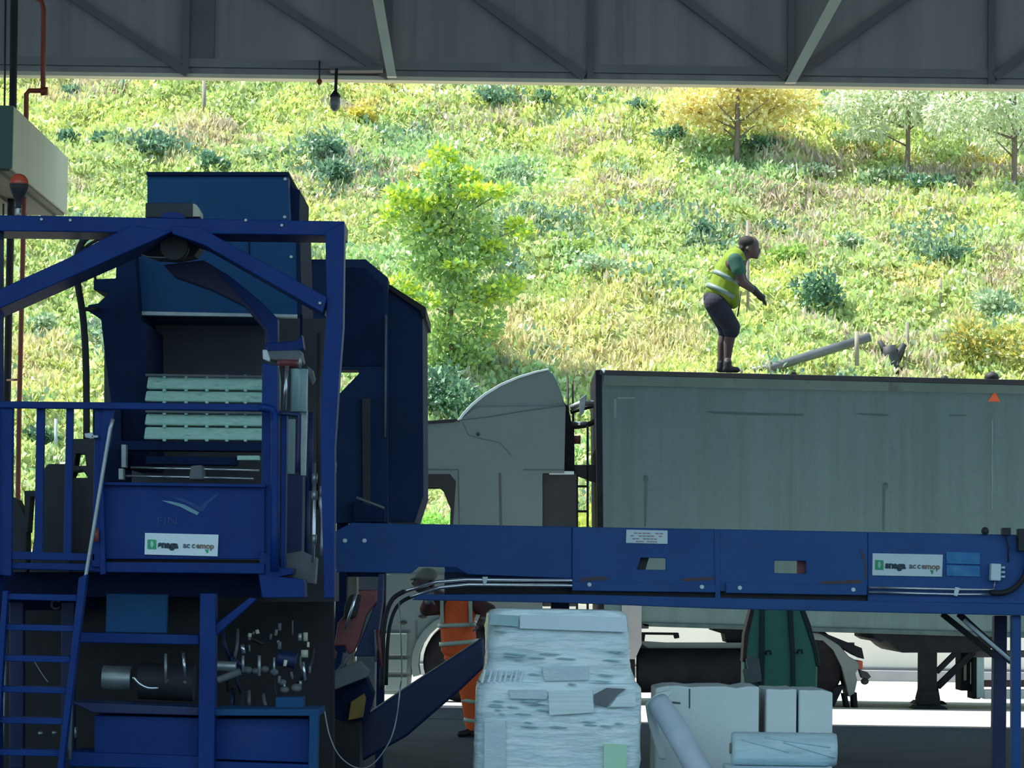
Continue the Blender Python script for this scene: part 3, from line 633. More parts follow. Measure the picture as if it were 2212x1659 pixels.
# tower
T = M['blue_tower']
MB().prism([(318, 378), (622, 378), (626, 480), (640, 485), (645, 684), (300, 682), (291, 560), (290, 505), (318, 500)], 21.8, 1.25).build('feed_tower', T, bal)
MB().prism([(622, 379), (633, 405), (640, 408), (648, 410), (646, 490), (640, 520), (622, 520)], 22.0, 1.0).build('tower_side_rib', M['navy'], bal)
MB().prism([(639, 482), (647, 482), (653, 690), (644, 690)], 21.79, 1.28).build('tower_side_shade', M['navy'], bal, .003)  # navy sheet added over the tower's right side to darken it like shade
MB().rect(316, 371, 624, 379, 21.76, 1.3).build('tower_top_lip', M['navy'], bal, 0.004)
MB().prism([(303, 672), (642, 679), (642, 686), (303, 681)], 21.75, 0.08).build('tower_bottom_lip', M['steel'], bal, 0.002, label='pale metal lip along the tower bottom')
b = MB()
for x, y in ((616, 387), (615, 469), (629, 555), (299, 624), (303, 667), (358, 514)): b.bolt(x, y, 21.8, 4.5)
b.build('bolts', M['steel'], bal, 0)
MB().rect(537, 515, 540, 560, 21.79, 0.02).build('panel_seam', M['navy'], bal, 0)
# left flank and cavity
MB().prism([(252, 548), (292, 548), (302, 690), (318, 700), (320, 1010), (262, 1010), (240, 872), (228, 780), (218, 690), (190, 672), (190, 659), (212, 655), (236, 632), (202, 626), (202, 603), (250, 601)], 21.6, 1.2).build('hopper_flank', M['navy'], bal)
MB().rect(225, 690, 600, 1240, 22.6, 0.3).build('cavity_back', M['cavity'], bal, 0)
for y0, y1, x0 in ((813, 841, 320), (844, 868, 316), (893, 919, 316), (922, 950, 314)):
    MB().prism([(x0, y0), (567, y0 + 3), (566, y1 + 2), (x0 - 4, y1 - 1)], 21.3, 0.10).build('press_slat', M['slat'], bal, 0.012)
for y in (807, 886): MB().prism([(314, y), (567, y + 4), (567, y + 9), (314, y + 5)], 21.25, 0.12).build('slat_rail', M['grey'], bal, 0.003)
b = MB()
for y in (812, 842, 868, 892, 920, 950):
    for x in (355, 402, 447, 490, 530): b.bolt(x, y + 1, 21.27, 4)
b.build('slat_bolts', M['slat'], bal, 0)
MB().prism([(250, 952), (566, 955), (564, 975), (252, 972)], 21.2, 0.2).build('cross_plate', M['navy'], bal)
MB().prism([(315, 985), (510, 987), (510, 1005), (315, 1003)], 21.2, 0.2).build('cross_plate', M['navy'], bal)
MB().rect(512, 984, 560, 994, 21.1, 0.1).build('small_pale_plate', M['slat'], bal, 0.004)
MB().tubep([(282, 1010, 21.0), (560, 1016, 21.0)], 2.6, 10).build('guide_rod', M['chrome'], bal, 0)
MB().tubep([(272, 1028, 20.9), (548, 1034, 20.9)], 2.6, 10).build('guide_rod', M['chrome'], bal, 0)
MB().prism([(412, 1006), (436, 1004), (440, 1036), (408, 1036)], 20.85, 0.2).build('rod_carrier', M['grey'], bal, 0.01)
MB().rect(256, 1012, 266, 1036, 20.8, .1).build('rod_bracket', M['steel'], bal, 0.003); MB().rect(262, 960, 272, 1010, 21.0, .1).build('rod_bracket', M['steel'], bal, 0.003)
MB().rect(200, 880, 262, 1040, 21.5, 0.6).build('inner_flank', M['navy'], bal)
# swing arm
MB().prism([(352, 572), (440, 562), (486, 590), (560, 648), (600, 690), (600, 747), (572, 747), (572, 716), (528, 662), (455, 626), (376, 598)], 20.55, 0.14).build('swing_arm', M['navy2'], bal, 0.008)
MB().prism([(470, 590), (488, 590), (560, 648), (600, 688), (600, 748), (580, 748), (578, 712), (540, 662)], 20.52, 0.03).build('arm_rib', B_, bal, 0.004)
MB().prism([(572, 742), (640, 736), (652, 722), (656, 752), (630, 762), (572, 758)], 20.5, 0.2).build('arm_bracket', B_, bal)
# hydraulics cluster right of the slats
MB().rect(560, 1236, 722, 1300, 21.0, 0.6).build('under_deck', M['dark'], bal, 0)
MB().rect(598, 688, 704, 1240, 21.4, 0.6).build('cluster_back', M['dark'], bal, 0)
MB().prism([(568, 758), (650, 756), (655, 782), (632, 790), (628, 780), (590, 778), (570, 770)], 20.45, 0.25).build('valve_block', M['grey'], bal, 0.01)
MB().lathe(W(622, 778, 20.4), [(24 * s, .0), (24 * s, -.03), (14 * s, -.05)], (0, 0, 1), 16).build('valve_cap', M['red'], bal, 0)
MB().tubep([(647, 797, 20.3), (646, 890, 20.3)], 18.5, 20).build('pale_cylinder', M['pale_cyl'], bal, 0.004, label='large pale teal hydraulic cylinder')
MB().prism([(648, 885), (664, 885), (660, 1028), (649, 1028)], 20.35, 0.06).build('pale_fin', M['steel'], bal, 0.004)
MB().prism([(623, 905), (637, 905), (635, 1024), (620, 1024)], 20.3, 0.08).build('pale_column', M['pale_cyl'], bal, 0.004)
MB().prism([(597, 790), (602, 790), (606, 826), (604, 886), (592, 886), (594, 840)], 20.3, 0.06).build('pale_column', M['pale_cyl'], bal, 0.004)
MB().tubep([(620, 790, 20.25), (615, 886, 20.25)], 4, 12).build('piston_rod', M['chrome'], bal, 0)
MB().tubep([(586, 788, 20.2), (579, 880, 20.2)], 2, 8).build('thin_rod', M['steel'], bal, 0)
MB().tubep([(649, 765, 20.2), (648, 797, 20.2)], 3, 8).build('thin_rod', M['steel'], bal, 0)
MB().prism([(567, 755), (577, 755), (584, 775), (582, 782), (568, 776)], 20.2, 0.05).build('hose_fitting', M['steel'], bal, 0.004)
MB().tubep([(598, 888, 20.15), (600, 1030, 20.15)], 2.5, 8).build('thin_rod', M['steel'], bal, 0)
MB().prism([(664, 790), (676, 800), (680, 820), (674, 830), (666, 812)], 20.4, 0.1).build('clamp', M['grey'], bal, 0.004)
for i, (x, y0, y1, r, m) in enumerate(((651, 680, 1240, 3, 'navy'), (672, 890, 1060, 5, 'navy2'), (690, 720, 1100, 5, 'dark'), (664, 1030, 1240, 6, 'navy2'), (606, 1030, 1235, 6, 'blue'))):
    MB().tubep([(x, y0, 20.9), (x - 2, y1, 20.9)], r, 8).build('hydraulic_line', M[m], bal, 0)
MB().tubep([(679, 1000, 20.1), (678, 1160, 20.1), (676, 1215, 20.1)], 3.5, 10).build('chrome_line', M['chrome'], bal, 0)
MB().tubep([(698, 1055, 20.05), (694, 1085, 20.0), (700, 1120, 20.0), (697, 1200, 20.0)], [5, 6, 7, 6], 10, 3).build('chrome_line', M['steel'], bal, 0)
b = MB()
for x, y, r in ((680, 1033, 6), (680, 1070, 7), (698, 1060, 8), (722, 1010, 5), (679, 1165, 5)): b.lathe(W(x, y, 20.0), [(r * s, .03), (r * s, -.03)], (0, 0, 1), 10)
b.build('line_fitting', M['steel'], bal, 0)
MB().prism([(626, 1026), (655, 1026), (652, 1210), (612, 1210), (614, 1040)], 20.6, 0.25).build('lower_box', M['navy2'], bal)
# platform
MB().prism([(213, 1046), (572, 1050), (572, 1208), (213, 1208)], 19.92, 0.05).build('platform_panel', B_, bal)
MB().prism([(213, 1041), (574, 1046), (574, 1053), (213, 1048)], 19.88, 0.10).build('panel_top_lip', B_, bal, 0.004)
MB().prism([(205, 1214), (572, 1217), (572, 1240), (205, 1236)], 19.86, 0.5).build('platform_edge', B_, bal)
MB().prism([(205, 1207), (572, 1210), (572, 1216), (205, 1213)], 20.0, 0.4).build('platform_gap', M['black'], bal, 0)
sw = MB().prism([(349, 1081), (370, 1083), (398, 1090), (412, 1097), (430, 1107), (426, 1113), (405, 1103), (390, 1095), (362, 1086)], 19.915, 0.006).build('logo_sweep', M['ink_pale'], bal, 0, label='pale sweeping logo stroke on the blue panel')
MB().prism([(366, 1072), (400, 1078), (432, 1095), (446, 1082), (464, 1068), (473, 1068), (452, 1086), (438, 1104), (430, 1104), (405, 1088)], 19.917, 0.004).build('logo_wing', M['ink_faint'], bal, 0)
text('logo_lettering', 'FIN', 338, 1126, 19.917, 24, M['ink_faint'], bal, 0.014, 0, 1.3)
sign(bal, 313, 1151, 472, 1198, 19.905, 4)
for x0, x1, ya, yb in ((76, 93, 878, 1206), (140, 155, 880, 1206)):
    MB().prism([(x0 + 3, ya), (x1 + 3, ya), (x1 - 2, yb), (x0 - 3, yb)], 19.85, 0.05).build('railing_bar', B_, bal, 0.004)
MB().prism([(-20, 870), (27, 870), (24, 1245), (-25, 1240)], 19.82, 0.08).build('railing_post', B_, bal)
MB().prism([(206, 872), (222, 872), (218, 1225), (198, 1225)], 19.84, 0.06).build('railing_post', B_, bal, 0.004)
MB().prism([(222, 872), (246, 872), (238, 960), (222, 1000), (228, 1240), (216, 1242), (214, 960)], 19.83, 0.06).build('railing_post', B_, bal, 0.004)
MB().prism([(-30, 866), (590, 873), (590, 888), (-30, 881)], 19.80, 0.05).build('top_rail', B_, bal, 0.006)
MB().prism([(0, 1190), (205, 1196), (205, 1212), (0, 1208)], 19.84, 0.05).build('kick_rail', B_, bal, 0.004)
MB().prism([(-20, 1214), (210, 1218), (210, 1234), (-20, 1228)], 19.86, 0.6).build('platform_edge', B_, bal)
MB().prism([(566, 784), (600, 790), (601, 1240), (564, 1240)], 19.95, 0.16).build('frame_post', B_, bal)
MB().prism([(607, 888), (620, 890), (616, 1236), (605, 1236)], 19.97, 0.12).build('frame_post', B_, bal)
MB().tubep([(560, 880, 19.8), (585, 884, 19.8), (592, 892, 19.8), (594, 920, 19.8), (593, 1235, 19.8)], 9, 12, 3).build('loop_rail', B_, bal, 0)
MB().tubep([(600, 893, 19.9), (640, 896, 19.9), (646, 906, 19.9), (643, 1020, 19.9)], 5, 10, 3).build('loop_rail', M['navy2'], bal, 0)
MB().prism([(562, 1190), (600, 1205), (602, 1226), (634, 1228), (630, 1241), (604, 1246), (656, 1252), (658, 1291), (566, 1292), (558, 1240)], 19.88, 0.3).build('corner_bracket', B_, bal)
MB().prism([(604, 1198), (650, 1190), (684, 1206), (680, 1262), (650, 1258), (606, 1248)], 20.2, 0.2).build('worn_plate', M['grey'], bal)
MB().rect(197, 940, 212, 946, 19.8, 0.05).build('gate_latch', M['steel'], bal, 0.004)
MB().prism([(182, 936), (200, 934), (203, 948), (184, 946)], 19.8, 0.05).build('gate_latch', M['steel'], bal, 0.004)
MB().tubep([(206, 1142, 19.8), (206, 1170, 19.8)], 8, 12).build('red_button', M['red'], bal, 0, label='small red emergency button on the railing post')
MB().tubep([(244, 905, 19.74), (238, 925, 19.74), (186, 1240, 19.74), (160, 1420, 19.74), (154, 1470, 19.74), (150, 1640, 19.74)], 4.2, 12).build('handrail', M['steel'], bal, 0)
# controls behind the railing
MB().prism([(96, 1010), (104, 1002), (138, 1002), (150, 1010), (150, 1250), (60, 1250), (88, 1060)], 20.7, 0.3).build('control_box', M['dark'], bal, 0.015)
MB().prism([(152, 948), (210, 948), (212, 1250), (148, 1250)], 20.8, 0.25, [[(164, 980), (183, 980), (186, 1006), (160, 1006)], [(152, 1032), (158, 1020), (178, 1015), (190, 1032)]]).build('control_stand', M['dark'], bal, 0.006)
MB().prism([(52, 1060), (82, 1060), (82, 1072), (66, 1074), (60, 1150), (54, 1150)], 20.7, 0.2).build('control_lever', M['dark'], bal, 0.004)
MB().prism([(22, 1072), (38, 1080), (58, 1120), (58, 1250), (18, 1250)], 20.7, 0.2).build('control_box', M['dark'], bal, 0.01)
MB().tubep([(212, 500, 20.9), (180, 520, 20.9), (166, 560, 20.9), (166, 600, 20.9), (180, 690, 20.9), (186, 800, 20.9), (187, 948, 20.9)], 7.5, 12, 5).build('hydraulic_hose', M['black'], bal, 0)
MB().tubep([(238, 506, 20.9), (200, 524, 20.9), (180, 540, 20.9), (172, 566, 20.9)], 3.5, 10, 4).build('hydraulic_hose', M['black'], bal, 0)
MB().tubep([(180, 668, 20.95), (210, 668, 21.6)], 5, 10).build('hose_clamp', M['black'], bal, 0)
MB().tubep([(290, 545, 20.9), (262, 545, 20.9), (215, 565, 20.9), (204, 580, 20.9), (206, 604, 21.5)], 3, 10, 4).build('hydraulic_hose', M['black'], bal, 0)
# lower machine room
MB().rect(-60, 1236, 565, 1290, 20.5, 0.9).build('under_deck', M['navy'], bal)
MB().prism([(432, 1282), (466, 1282), (462, 1770), (426, 1770)], 19.9, 0.15).build('leg', B_, bal)
MB().prism([(668, 1545), (688, 1545), (684, 1770), (664, 1770)], 19.95, 0.12).build('leg', M['blue_tower'], bal)
MB().prism([(168, 1366), (430, 1372), (430, 1393), (168, 1388)], 19.98, 0.12).build('frame_beam', B_, bal)
MB().prism([(462, 1352), (540, 1290), (556, 1294), (466, 1374)], 19.95, 0.1).build('brace', B_, bal)
MB().prism([(230, 1282), (362, 1284), (360, 1368), (228, 1366)], 20.2, 0.06).build('guard_plate', M['blue_tower'], bal)
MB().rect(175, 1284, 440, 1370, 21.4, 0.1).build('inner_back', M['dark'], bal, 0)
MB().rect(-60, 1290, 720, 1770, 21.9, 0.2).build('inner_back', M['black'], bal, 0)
MB().prism([(150, 1516), (430, 1528), (430, 1546), (200, 1540)], 20.0, 0.5).build('tank_lip', M['navy2'], bal)
MB().prism([(204, 1545), (430, 1550), (428, 1640), (204, 1634)], 20.05, 0.5).build('tank_panel', B_, bal)
MB().prism([(458, 1532), (690, 1532), (690, 1547), (458, 1546)], 19.97, 0.6).build('tank_lip', M['blue_tower'], bal)
MB().prism([(460, 1552), (668, 1552), (668, 1648), (458, 1640)], 20.05, 0.5).build('tank_panel', B_, bal)
MB().prism([(150, 1624), (430, 1634), (430, 1662), (150, 1656)], 19.96, 0.5).build('base_beam', B_, bal)
MB().prism([(455, 1645), (668, 1652), (668, 1675), (455, 1670)], 19.96, 0.5).build('base_beam', B_, bal)
MB().tubep([(222, 1464, 20.6), (284, 1466, 20.6)], 27, 22).build('pump_motor', M['steel'], bal, 0.004, label='grey drum shaped pump motor')
MB().tubep([(300, 1470, 20.6), (420, 1475, 20.6)], 40, 22).build('pump_motor', M['dark'], bal, 0.004)
MB().tubep([(288, 1462, 20.3), (300, 1476, 20.3), (320, 1486, 20.3), (342, 1486, 20.3)], 3.4, 10, 3).build('chrome_elbow', M['chrome'], bal, 0)
for x, y0, y1, r, m in ((358, 1412, 1476, 3, 'steel'), (396, 1410, 1466, 3, 'chrome'), (523, 1392, 1412, 4, 'chrome'), (525, 1416, 1452, 3, 'steel'), (560, 1416, 1460, 3.5, 'steel'), (592, 1420, 1458, 2.5, 'steel'), (604, 1346, 1362, 4, 'grey'), (648, 1368, 1384, 4.5, 'steel'), (660, 1366, 1385, 5, 'canopy'), (632, 1340, 1372, 1.5, 'grey'), (655, 1430, 1470, 3, 'chrome'), (604, 1386, 1402, 4, 'grey'), (164, 1570, 1594, 3, 'steel'), (658, 1404, 1420, 8, 'canopy')):
    MB().tubep([(x, y0, 20.35), (x + (4 if m == 'chrome' else 0), y1, 20.35)], r, 10).build('hydraulic_fitting', M[m], bal, 0)
b = MB()
for x, y, r in ((535, 1448, 11), (552, 1450, 9), (572, 1446, 10), (592, 1452, 10), (610, 1474, 9), (640, 1486, 12), (615, 1490, 10), (400, 1474, 8), (362, 1470, 7)): MB().ell(W(x, y, 20.5), (r * s, r * s, r * s * .8), 10, 7).build('valve', M['grey'], bal, 0)
MB().tubep([(464, 1438, 20.4), (510, 1440, 20.4)], 11, 14).build('bright_cylinder', M['steel'], bal, 0.003)
MB().tubep([(470, 1470, 20.4), (520, 1450, 20.4)], 8, 12).build('side_cylinder', M['grey'], bal, 0.003)
MB().tubep([(600, 1420, 20.5), (640, 1428, 20.5)], 17, 16).build('pump_motor', M['navy2'], bal, 0.003)
rl = random.Random(21)
for i in range(14):
    x, y = rl.uniform(475, 690), rl.uniform(1330, 1500); dx, dy = rl.uniform(-45, 45), rl.uniform(20, 90)
    MB().tubep([(x, y, 20.75), (x + dx * .2, y + dy * .5, 20.65), (x + dx, y + dy, 20.75)], rl.uniform(2.5, 5), 8, 4).build('hydraulic_hose', M[rl.choice(('dark', 'black', 'grey', 'navy2'))], bal, 0)
for i in range(18):
    x, y = rl.uniform(530, 675), rl.uniform(1350, 1500); h_ = rl.uniform(5, 16)
    MB().tubep([(x, y, 20.45), (x + rl.uniform(-3, 3), y + h_, 20.45)], rl.uniform(2, 4), 8).build('hydraulic_fitting', M[rl.choice(('steel', 'grey', 'wood', 'brace'))], bal, 0)
MB().rect(595, 1506, 655, 1530, 20.3, 0.2).build('valve_box', M['blue_tower'], bal)
MB().rect(6, 1290, 205, 1318, 21.0, .2).build('inner_beam', M['navy'], bal)
MB().rect(20, 1300, 50, 1660, 20.8, .1).build('inner_post', M['navy2'], bal); MB().rect(132, 1300, 160, 1660, 20.8, .1).build('inner_post', M['navy2'], bal)
text('stencil_letter', 'C', 108, 1307, 20.98, 30, M['grey'], bal, 0.014, 0.003)
MB().prism([(0, 1372), (14, 1372), (6, 1640), (-20, 1640)], 20.5, .05).build('pale_guard', M['steel'], bal, 0.003)
MB().tubep([(72, 1425, 20.3), (90, 1455, 20.3), (104, 1474, 20.3)], 1.2, 6, 3).build('thin_wire', M['steel'], bal, 0)
b = MB()
for x, y in ((88, 1584), (118, 1583)): b.ell(W(x, y, 20.5), (6 * s, 6 * s, 5 * s), 8, 6)
b.build('grease_cap', M['steel'], bal, 0)

# ladder
lad = thing('ladder', (W(75, 1500, 19.6).x, 19.6, 0), 'blue steel ladder leading up to the press platform at the lower left', 'ladder')
MB().prism([(6, 1276), (17, 1276), (4, 1470), (-12, 1770), (-26, 1770), (-10, 1470)], 19.55, .10).build('stringer', B_, lad, .004)
MB().prism([(170, 1248), (188, 1240), (164, 1430), (140, 1620), (128, 1770), (112, 1770), (128, 1620), (150, 1440)], 19.55, .10).build('stringer', B_, lad, .004)
for i, (y, xl, xr_) in enumerate(((1282, 8, 166), (1348, 2, 160), (1415, -4, 152), (1482, -8, 147), (1549, -10, 142), (1618, -14, 136), (1690, -18, 130))):
    MB().prism([(xl, y), (xr_, y + 3), (xr_, y + 17), (xl, y + 13)], 19.58, .16).build('rung', B_, lad, .004)

# ------------------------------------------------------------------ dark feed hood behind the press
hood = thing('feed_hood', (W(790, 1130, 25.2).x, 25.6, 0), 'tall dark navy feed hood with sloping top behind the blue press', 'machine')
MB().prism([(652, 560), (790, 560), (838, 600), (838, 1130), (722, 1130), (722, 862), (775, 807), (775, 799), (652, 799)], 25.0, 0.35).build('hood_body', M['hood'], hood)
MB().prism([(838, 618), (918, 668), (918, 685), (913, 690), (915, 1070), (896, 1128), (838, 1128)], 25.25, 1.5).build('hood_wing', M['hood'], hood)
MB().prism([(838, 612), (846, 617), (920, 664), (920, 686), (912, 686), (908, 672), (838, 624)], 25.2, 1.6).build('hood_top_edge', M['black'], hood, .004)
MB().prism([(655, 545), (668, 556), (672, 566), (652, 562)], 24.9, .3).build('hood_hinge', M['black'], hood, .004)
MB().tubep([(834, 680, 24.95), (833, 800, 24.95), (832, 945, 24.95)], 2.2, 8).build('hood_rod', M['grey'], hood, 0)
MB().tubep([(659, 575, 24.9), (658, 615, 24.9)], 3, 8).build('hood_rod', M['steel'], hood, 0)
MB().prism([(782, 860), (800, 860), (800, 1130), (784, 1130)], 24.95, .06).build('hood_stiffener', M['dark'], hood, .004)
MB().prism([(722, 578), (788, 578), (826, 620), (826, 790), (722, 790)], 24.98, .02).build('hood_hatch', M['navy'], hood, .004)
MB().prism([(764, 1082), (832, 1100), (832, 1128), (764, 1128)], 24.9, .1).build('hood_chute_box', M['navy'], hood, .006)
MB().tubep([(770, 1074, 24.5), (830, 1098, 24.5)], 3, 8).build('latch_bar', M['grey'], hood, 0)
MB().box((W(724, 1300, 25.1).x, 25.1, 0), (W(748, 1300, 25.1).x, 25.3, W(730, 1128, 25.1).z)).build('leg', M['navy'], hood)
MB().box((W(816, 1300, 25.1).x, 25.1, 0), (W(832, 1300, 25.1).x, 25.3, W(820, 1128, 25.1).z)).build('leg', M['navy'], hood)
MB().rect(720, 1234, 830, 1246, 25.15, .2).build('leg_tie', M['navy'], hood, .004)

# ------------------------------------------------------------------ long blue conveyor
cv = thing('sorting_conveyor', (W(1500, 1300, 24).x, 24.5, 0), 'long blue conveyor with white signs and hatches crossing the picture', 'conveyor')
C_ = M['blue_conv']; DC = 24.0
MB().prism([(720, 1150), (760, 1129), (1236, 1139), (1236, 1250), (1010, 1241), (986, 1226), (905, 1224), (888, 1238), (720, 1236)], DC, .03).build('side_panel', C_, cv)
MB().prism([(1236, 1138), (1549, 1143), (1549, 1276), (1236, 1272)], DC - .02, .05, [[(1384, 1205), (1438, 1206), (1438, 1231), (1376, 1230)]]).build('side_panel', C_, cv)
MB().prism([(1551, 1143), (1874, 1149), (1874, 1284), (1551, 1277)], DC - .02, .05, [[(1673, 1211), (1741, 1212), (1741, 1239), (1673, 1238)]]).build('side_panel', C_, cv)
MB().prism([(1874, 1149), (2560, 1162), (2560, 1310), (1874, 1300)], DC, .03).build('side_panel', C_, cv)
MB().prism([(1543, 1143), (1556, 1143), (1556, 1297), (1545, 1297)], DC - .03, .04).build('panel_joint', C_, cv, .003)
MB().prism([(1236, 1255), (1546, 1262), (1546, 1280), (1236, 1276)], DC - .05, .04).build('hatch_lip', C_, cv, .004)
MB().prism([(1568, 1258), (1872, 1264), (1872, 1286), (1568, 1281)], DC - .05, .04).build('hatch_lip', C_, cv, .004)
MB().prism([(905, 1284), (1236, 1284), (1546, 1291), (2560, 1312), (2560, 1336), (2212, 1330), (1546, 1315), (1236, 1303), (890, 1296)], DC - .06, .10).build('bottom_flange', C_, cv)
MB().prism([(960, 1236), (1240, 1242), (1240, 1290), (960, 1288)], DC + .30, .03).build('recess_panel', M['navy2'], cv, .002)
MB().prism([(1236, 1270), (1874, 1280), (1874, 1305), (1236, 1295)], DC + .05, .03).build('hatch_slot', M['dark'], cv, .002)
MB().prism([(1372, 1203), (1402, 1204), (1394, 1232), (1372, 1232)], DC + .06, .03).build('hatch_slider', M['dark'], cv, .003)
MB().prism([(1722, 1209), (1745, 1209), (1745, 1241), (1722, 1241)], DC + .06, .03).build('hatch_slider', M['red'], cv, .003)
for pts in ([(1252, 1250), (1300, 1244), (1318, 1250), (1300, 1254), (1254, 1256)], [(1470, 1250), (1540, 1246), (1545, 1252), (1480, 1256)], [(1544, 1160), (1547, 1160), (1547, 1250), (1545, 1250)], [(1770, 1256), (1860, 1252), (1862, 1260), (1780, 1262)], [(1855, 1182), (1868, 1200), (1873, 1240), (1870, 1260), (1866, 1215)], [(975, 1276), (1060, 1277), (1100, 1280), (1000, 1282)]):
    MB().prism(pts, DC - .023 if pts[0][0] > 1240 else DC + .295, .004).build('rust_streak', M['rusty'], cv, 0)
MB().prism([(962, 1263), (2560, 1300), (2560, 1320), (962, 1283)], DC + .1, .9).build('belt', M['black'], cv, .004)
MB().prism([(720, 1150), (760, 1129), (2560, 1162), (2560, 1330), (964, 1296), (960, 1222), (720, 1220)], DC + 1.0, .03, [[(1300, 1180), (1480, 1182), (1480, 1252), (1300, 1250)], [(1600, 1186), (1860, 1188), (1860, 1258), (1600, 1256)]]).build('rear_panel', C_, cv)
MB().tubep([(870, 1279, DC - .05), (942, 1257, DC - .05), (1010, 1252, DC - .05), (1236, 1254, DC - .05)], 4, 12).build('conduit', M['chrome'], cv, 0)
MB().tubep([(886, 1290, DC - .05), (950, 1269, DC - .05), (1012, 1263, DC - .05), (1236, 1265, DC - .05)], 4, 12).build('conduit', M['chrome'], cv, 0)
MB().tubep([(1876, 1269, DC - .03), (2065, 1273, DC - .03), (2148, 1274, DC - .03)], 3, 10).build('conduit', M['chrome'], cv, 0)
MB().tubep([(1876, 1279, DC - .03), (2065, 1284, DC - .03), (2142, 1284, DC - .03)], 3, 10).build('conduit', M['chrome'], cv, 0)
b = MB()
b.prism([(1042, 1246), (1054, 1246), (1050, 1262), (1044, 1262)], DC - .08, .03); b.prism([(2064, 1268), (2074, 1270), (2068, 1288), (2060, 1286)], DC - .06, .03); b.build('conduit_clip', M['white_plate'], cv, .002)
MB().tubep([(874, 1277, DC - .05), (850, 1292, DC - .05), (836, 1320, DC - .05), (829, 1360, DC - .05), (826, 1420, DC - .05), (824, 1490, DC - .05)], 5, 12, 4).build('cable_hose', M['black'], cv, 0)
MB().tubep([(888, 1289, DC - .02), (864, 1303, DC - .02), (848, 1330, DC - .02), (838, 1380, DC - .02), (834, 1480, DC - .02)], 4, 12, 4).build('cable_hose', M['black'], cv, 0)
MB().tubep([(2140, 1280, DC - .05), (2170, 1280, DC - .05), (2196, 1266, DC - .05), (2216, 1236, DC - .05), (2222, 1180, DC - .05)], 6, 12, 4).build('cable_hose', M['black'], cv, 0)
MB().tubep([(2150, 1252, DC - .03), (2148, 1264, DC - .03), (2146, 1276, DC - .03)], 1.5, 8).build('switch_cable', M['steel'], cv, 0)
MB().tubep([(2172, 1160, DC - .03), (2178, 1180, DC - .03), (2178, 1215, DC - .03)], 1.5, 8).build('switch_cable', M['black'], cv, 0)
b = MB(); b.ell(W(2128, 1147, DC - .05), (.03, .03, .03), 10, 7); b.rect(2166, 1140, 2184, 1156, DC - .1, .1); b.rect(2200, 1142, 2216, 1190, DC - .1, .1); b.build('top_switch', M['dark'], cv, .004)
sb = MB().prism([(2141, 1217), (2163, 1218), (2162, 1255), (2140, 1254)], DC - .09, .09).build('switch_box', M['white_plate'], cv, .008, label='small pale switch box with three side plugs')
for y in (1226, 1236, 1246): MB().tubep([(2162, y, DC - .05), (2171, y, DC - .05)], 2.6, 8).build('plug', M['white_plate'], sb, 0)
b = MB()
for x, y, d in ((745, 1168, DC), (787, 1168, DC), (722, 1231, DC), (1273, 1263, DC - .05), (1516, 1268, DC - .05), (1598, 1270, DC - .05), (1843, 1274, DC - .05)): b.bolt(x, y, d, 5)
b.build('bolts', M['white_plate'], cv, 0)
st = MB().prism([(1353, 1144), (1442, 1146), (1442, 1175), (1352, 1173)], DC - .032, .012).build('notice_sticker', M['white_plate'], cv, .002, label='white notice sticker with rows of pinkish print')
b = MB()
for i, (xa, xb) in enumerate(((1360, 1434), (1362, 1432), (1366, 1428), (1374, 1420))):
    for q in range(8):
        xs = xa + (xb - xa) * q / 8; y = 1150 + i * 6 + (xs - 1353) * .02
        if (q * 7 + i * 3) % 5: b.prism([(xs, y), (xs + (xb - xa) / 9.5, y + .2), (xs + (xb - xa) / 9.5, y + 2.6), (xs, y + 2.4)], DC - .034, .002)
b.build('print_rows', M['ink_pink'], st, 0)
sign(cv, 1885, 1195, 2037, 1243, DC - .013, 3)
bs = MB().prism([(2044, 1192), (2117, 1194), (2117, 1246), (2045, 1244)], DC - .012, .012).build('blue_sticker', M['sticker'], cv, .002, label='worn bright blue square sticker')
MB().prism([(2044, 1217), (2117, 1219), (2117, 1222), (2044, 1220)], DC - .014, .003).build('sticker_line', M['blue'], bs, 0)
MB().rect(2186, 1330, 2206, 1790, DC, .1).build('leg', C_, cv)
MB().prism([(2148, 1330), (2176, 1330), (2172, 1790), (2142, 1790)], DC + .9, .12).build('leg', M['navy2'], cv)
MB().rect(1190, 1300, 1230, 1740, DC + .85, .1).build('leg', M['navy2'], cv)
MB().bar(2036, 1326, 2160, 1425, 12, DC + .9, .06).build('brace', M['dark'], cv, .004)
MB().bar(2072, 1326, 2186, 1430, 13, DC + .35, .06).build('brace', M['black'], cv, .004)
MB().tubep([(2082, 1339, DC + .3), (2182, 1426, DC + .3)], 4.5, 10).build('gas_strut', M['white_plate'], cv, 0, label='bright thin strut under the conveyor right end')

# inclined navy chute from the press up to the conveyor
ch = single('discharge_chute', MB().prism([(1042, 1378), (1048, 1440), (1000, 1486), (880, 1590), (765, 1655), (700, 1740), (610, 1740), (745, 1575), (870, 1490)], 23.0, .7), M['navy2'], 'slanting dark navy chute rising to the right below the conveyor', 'chute', .02)

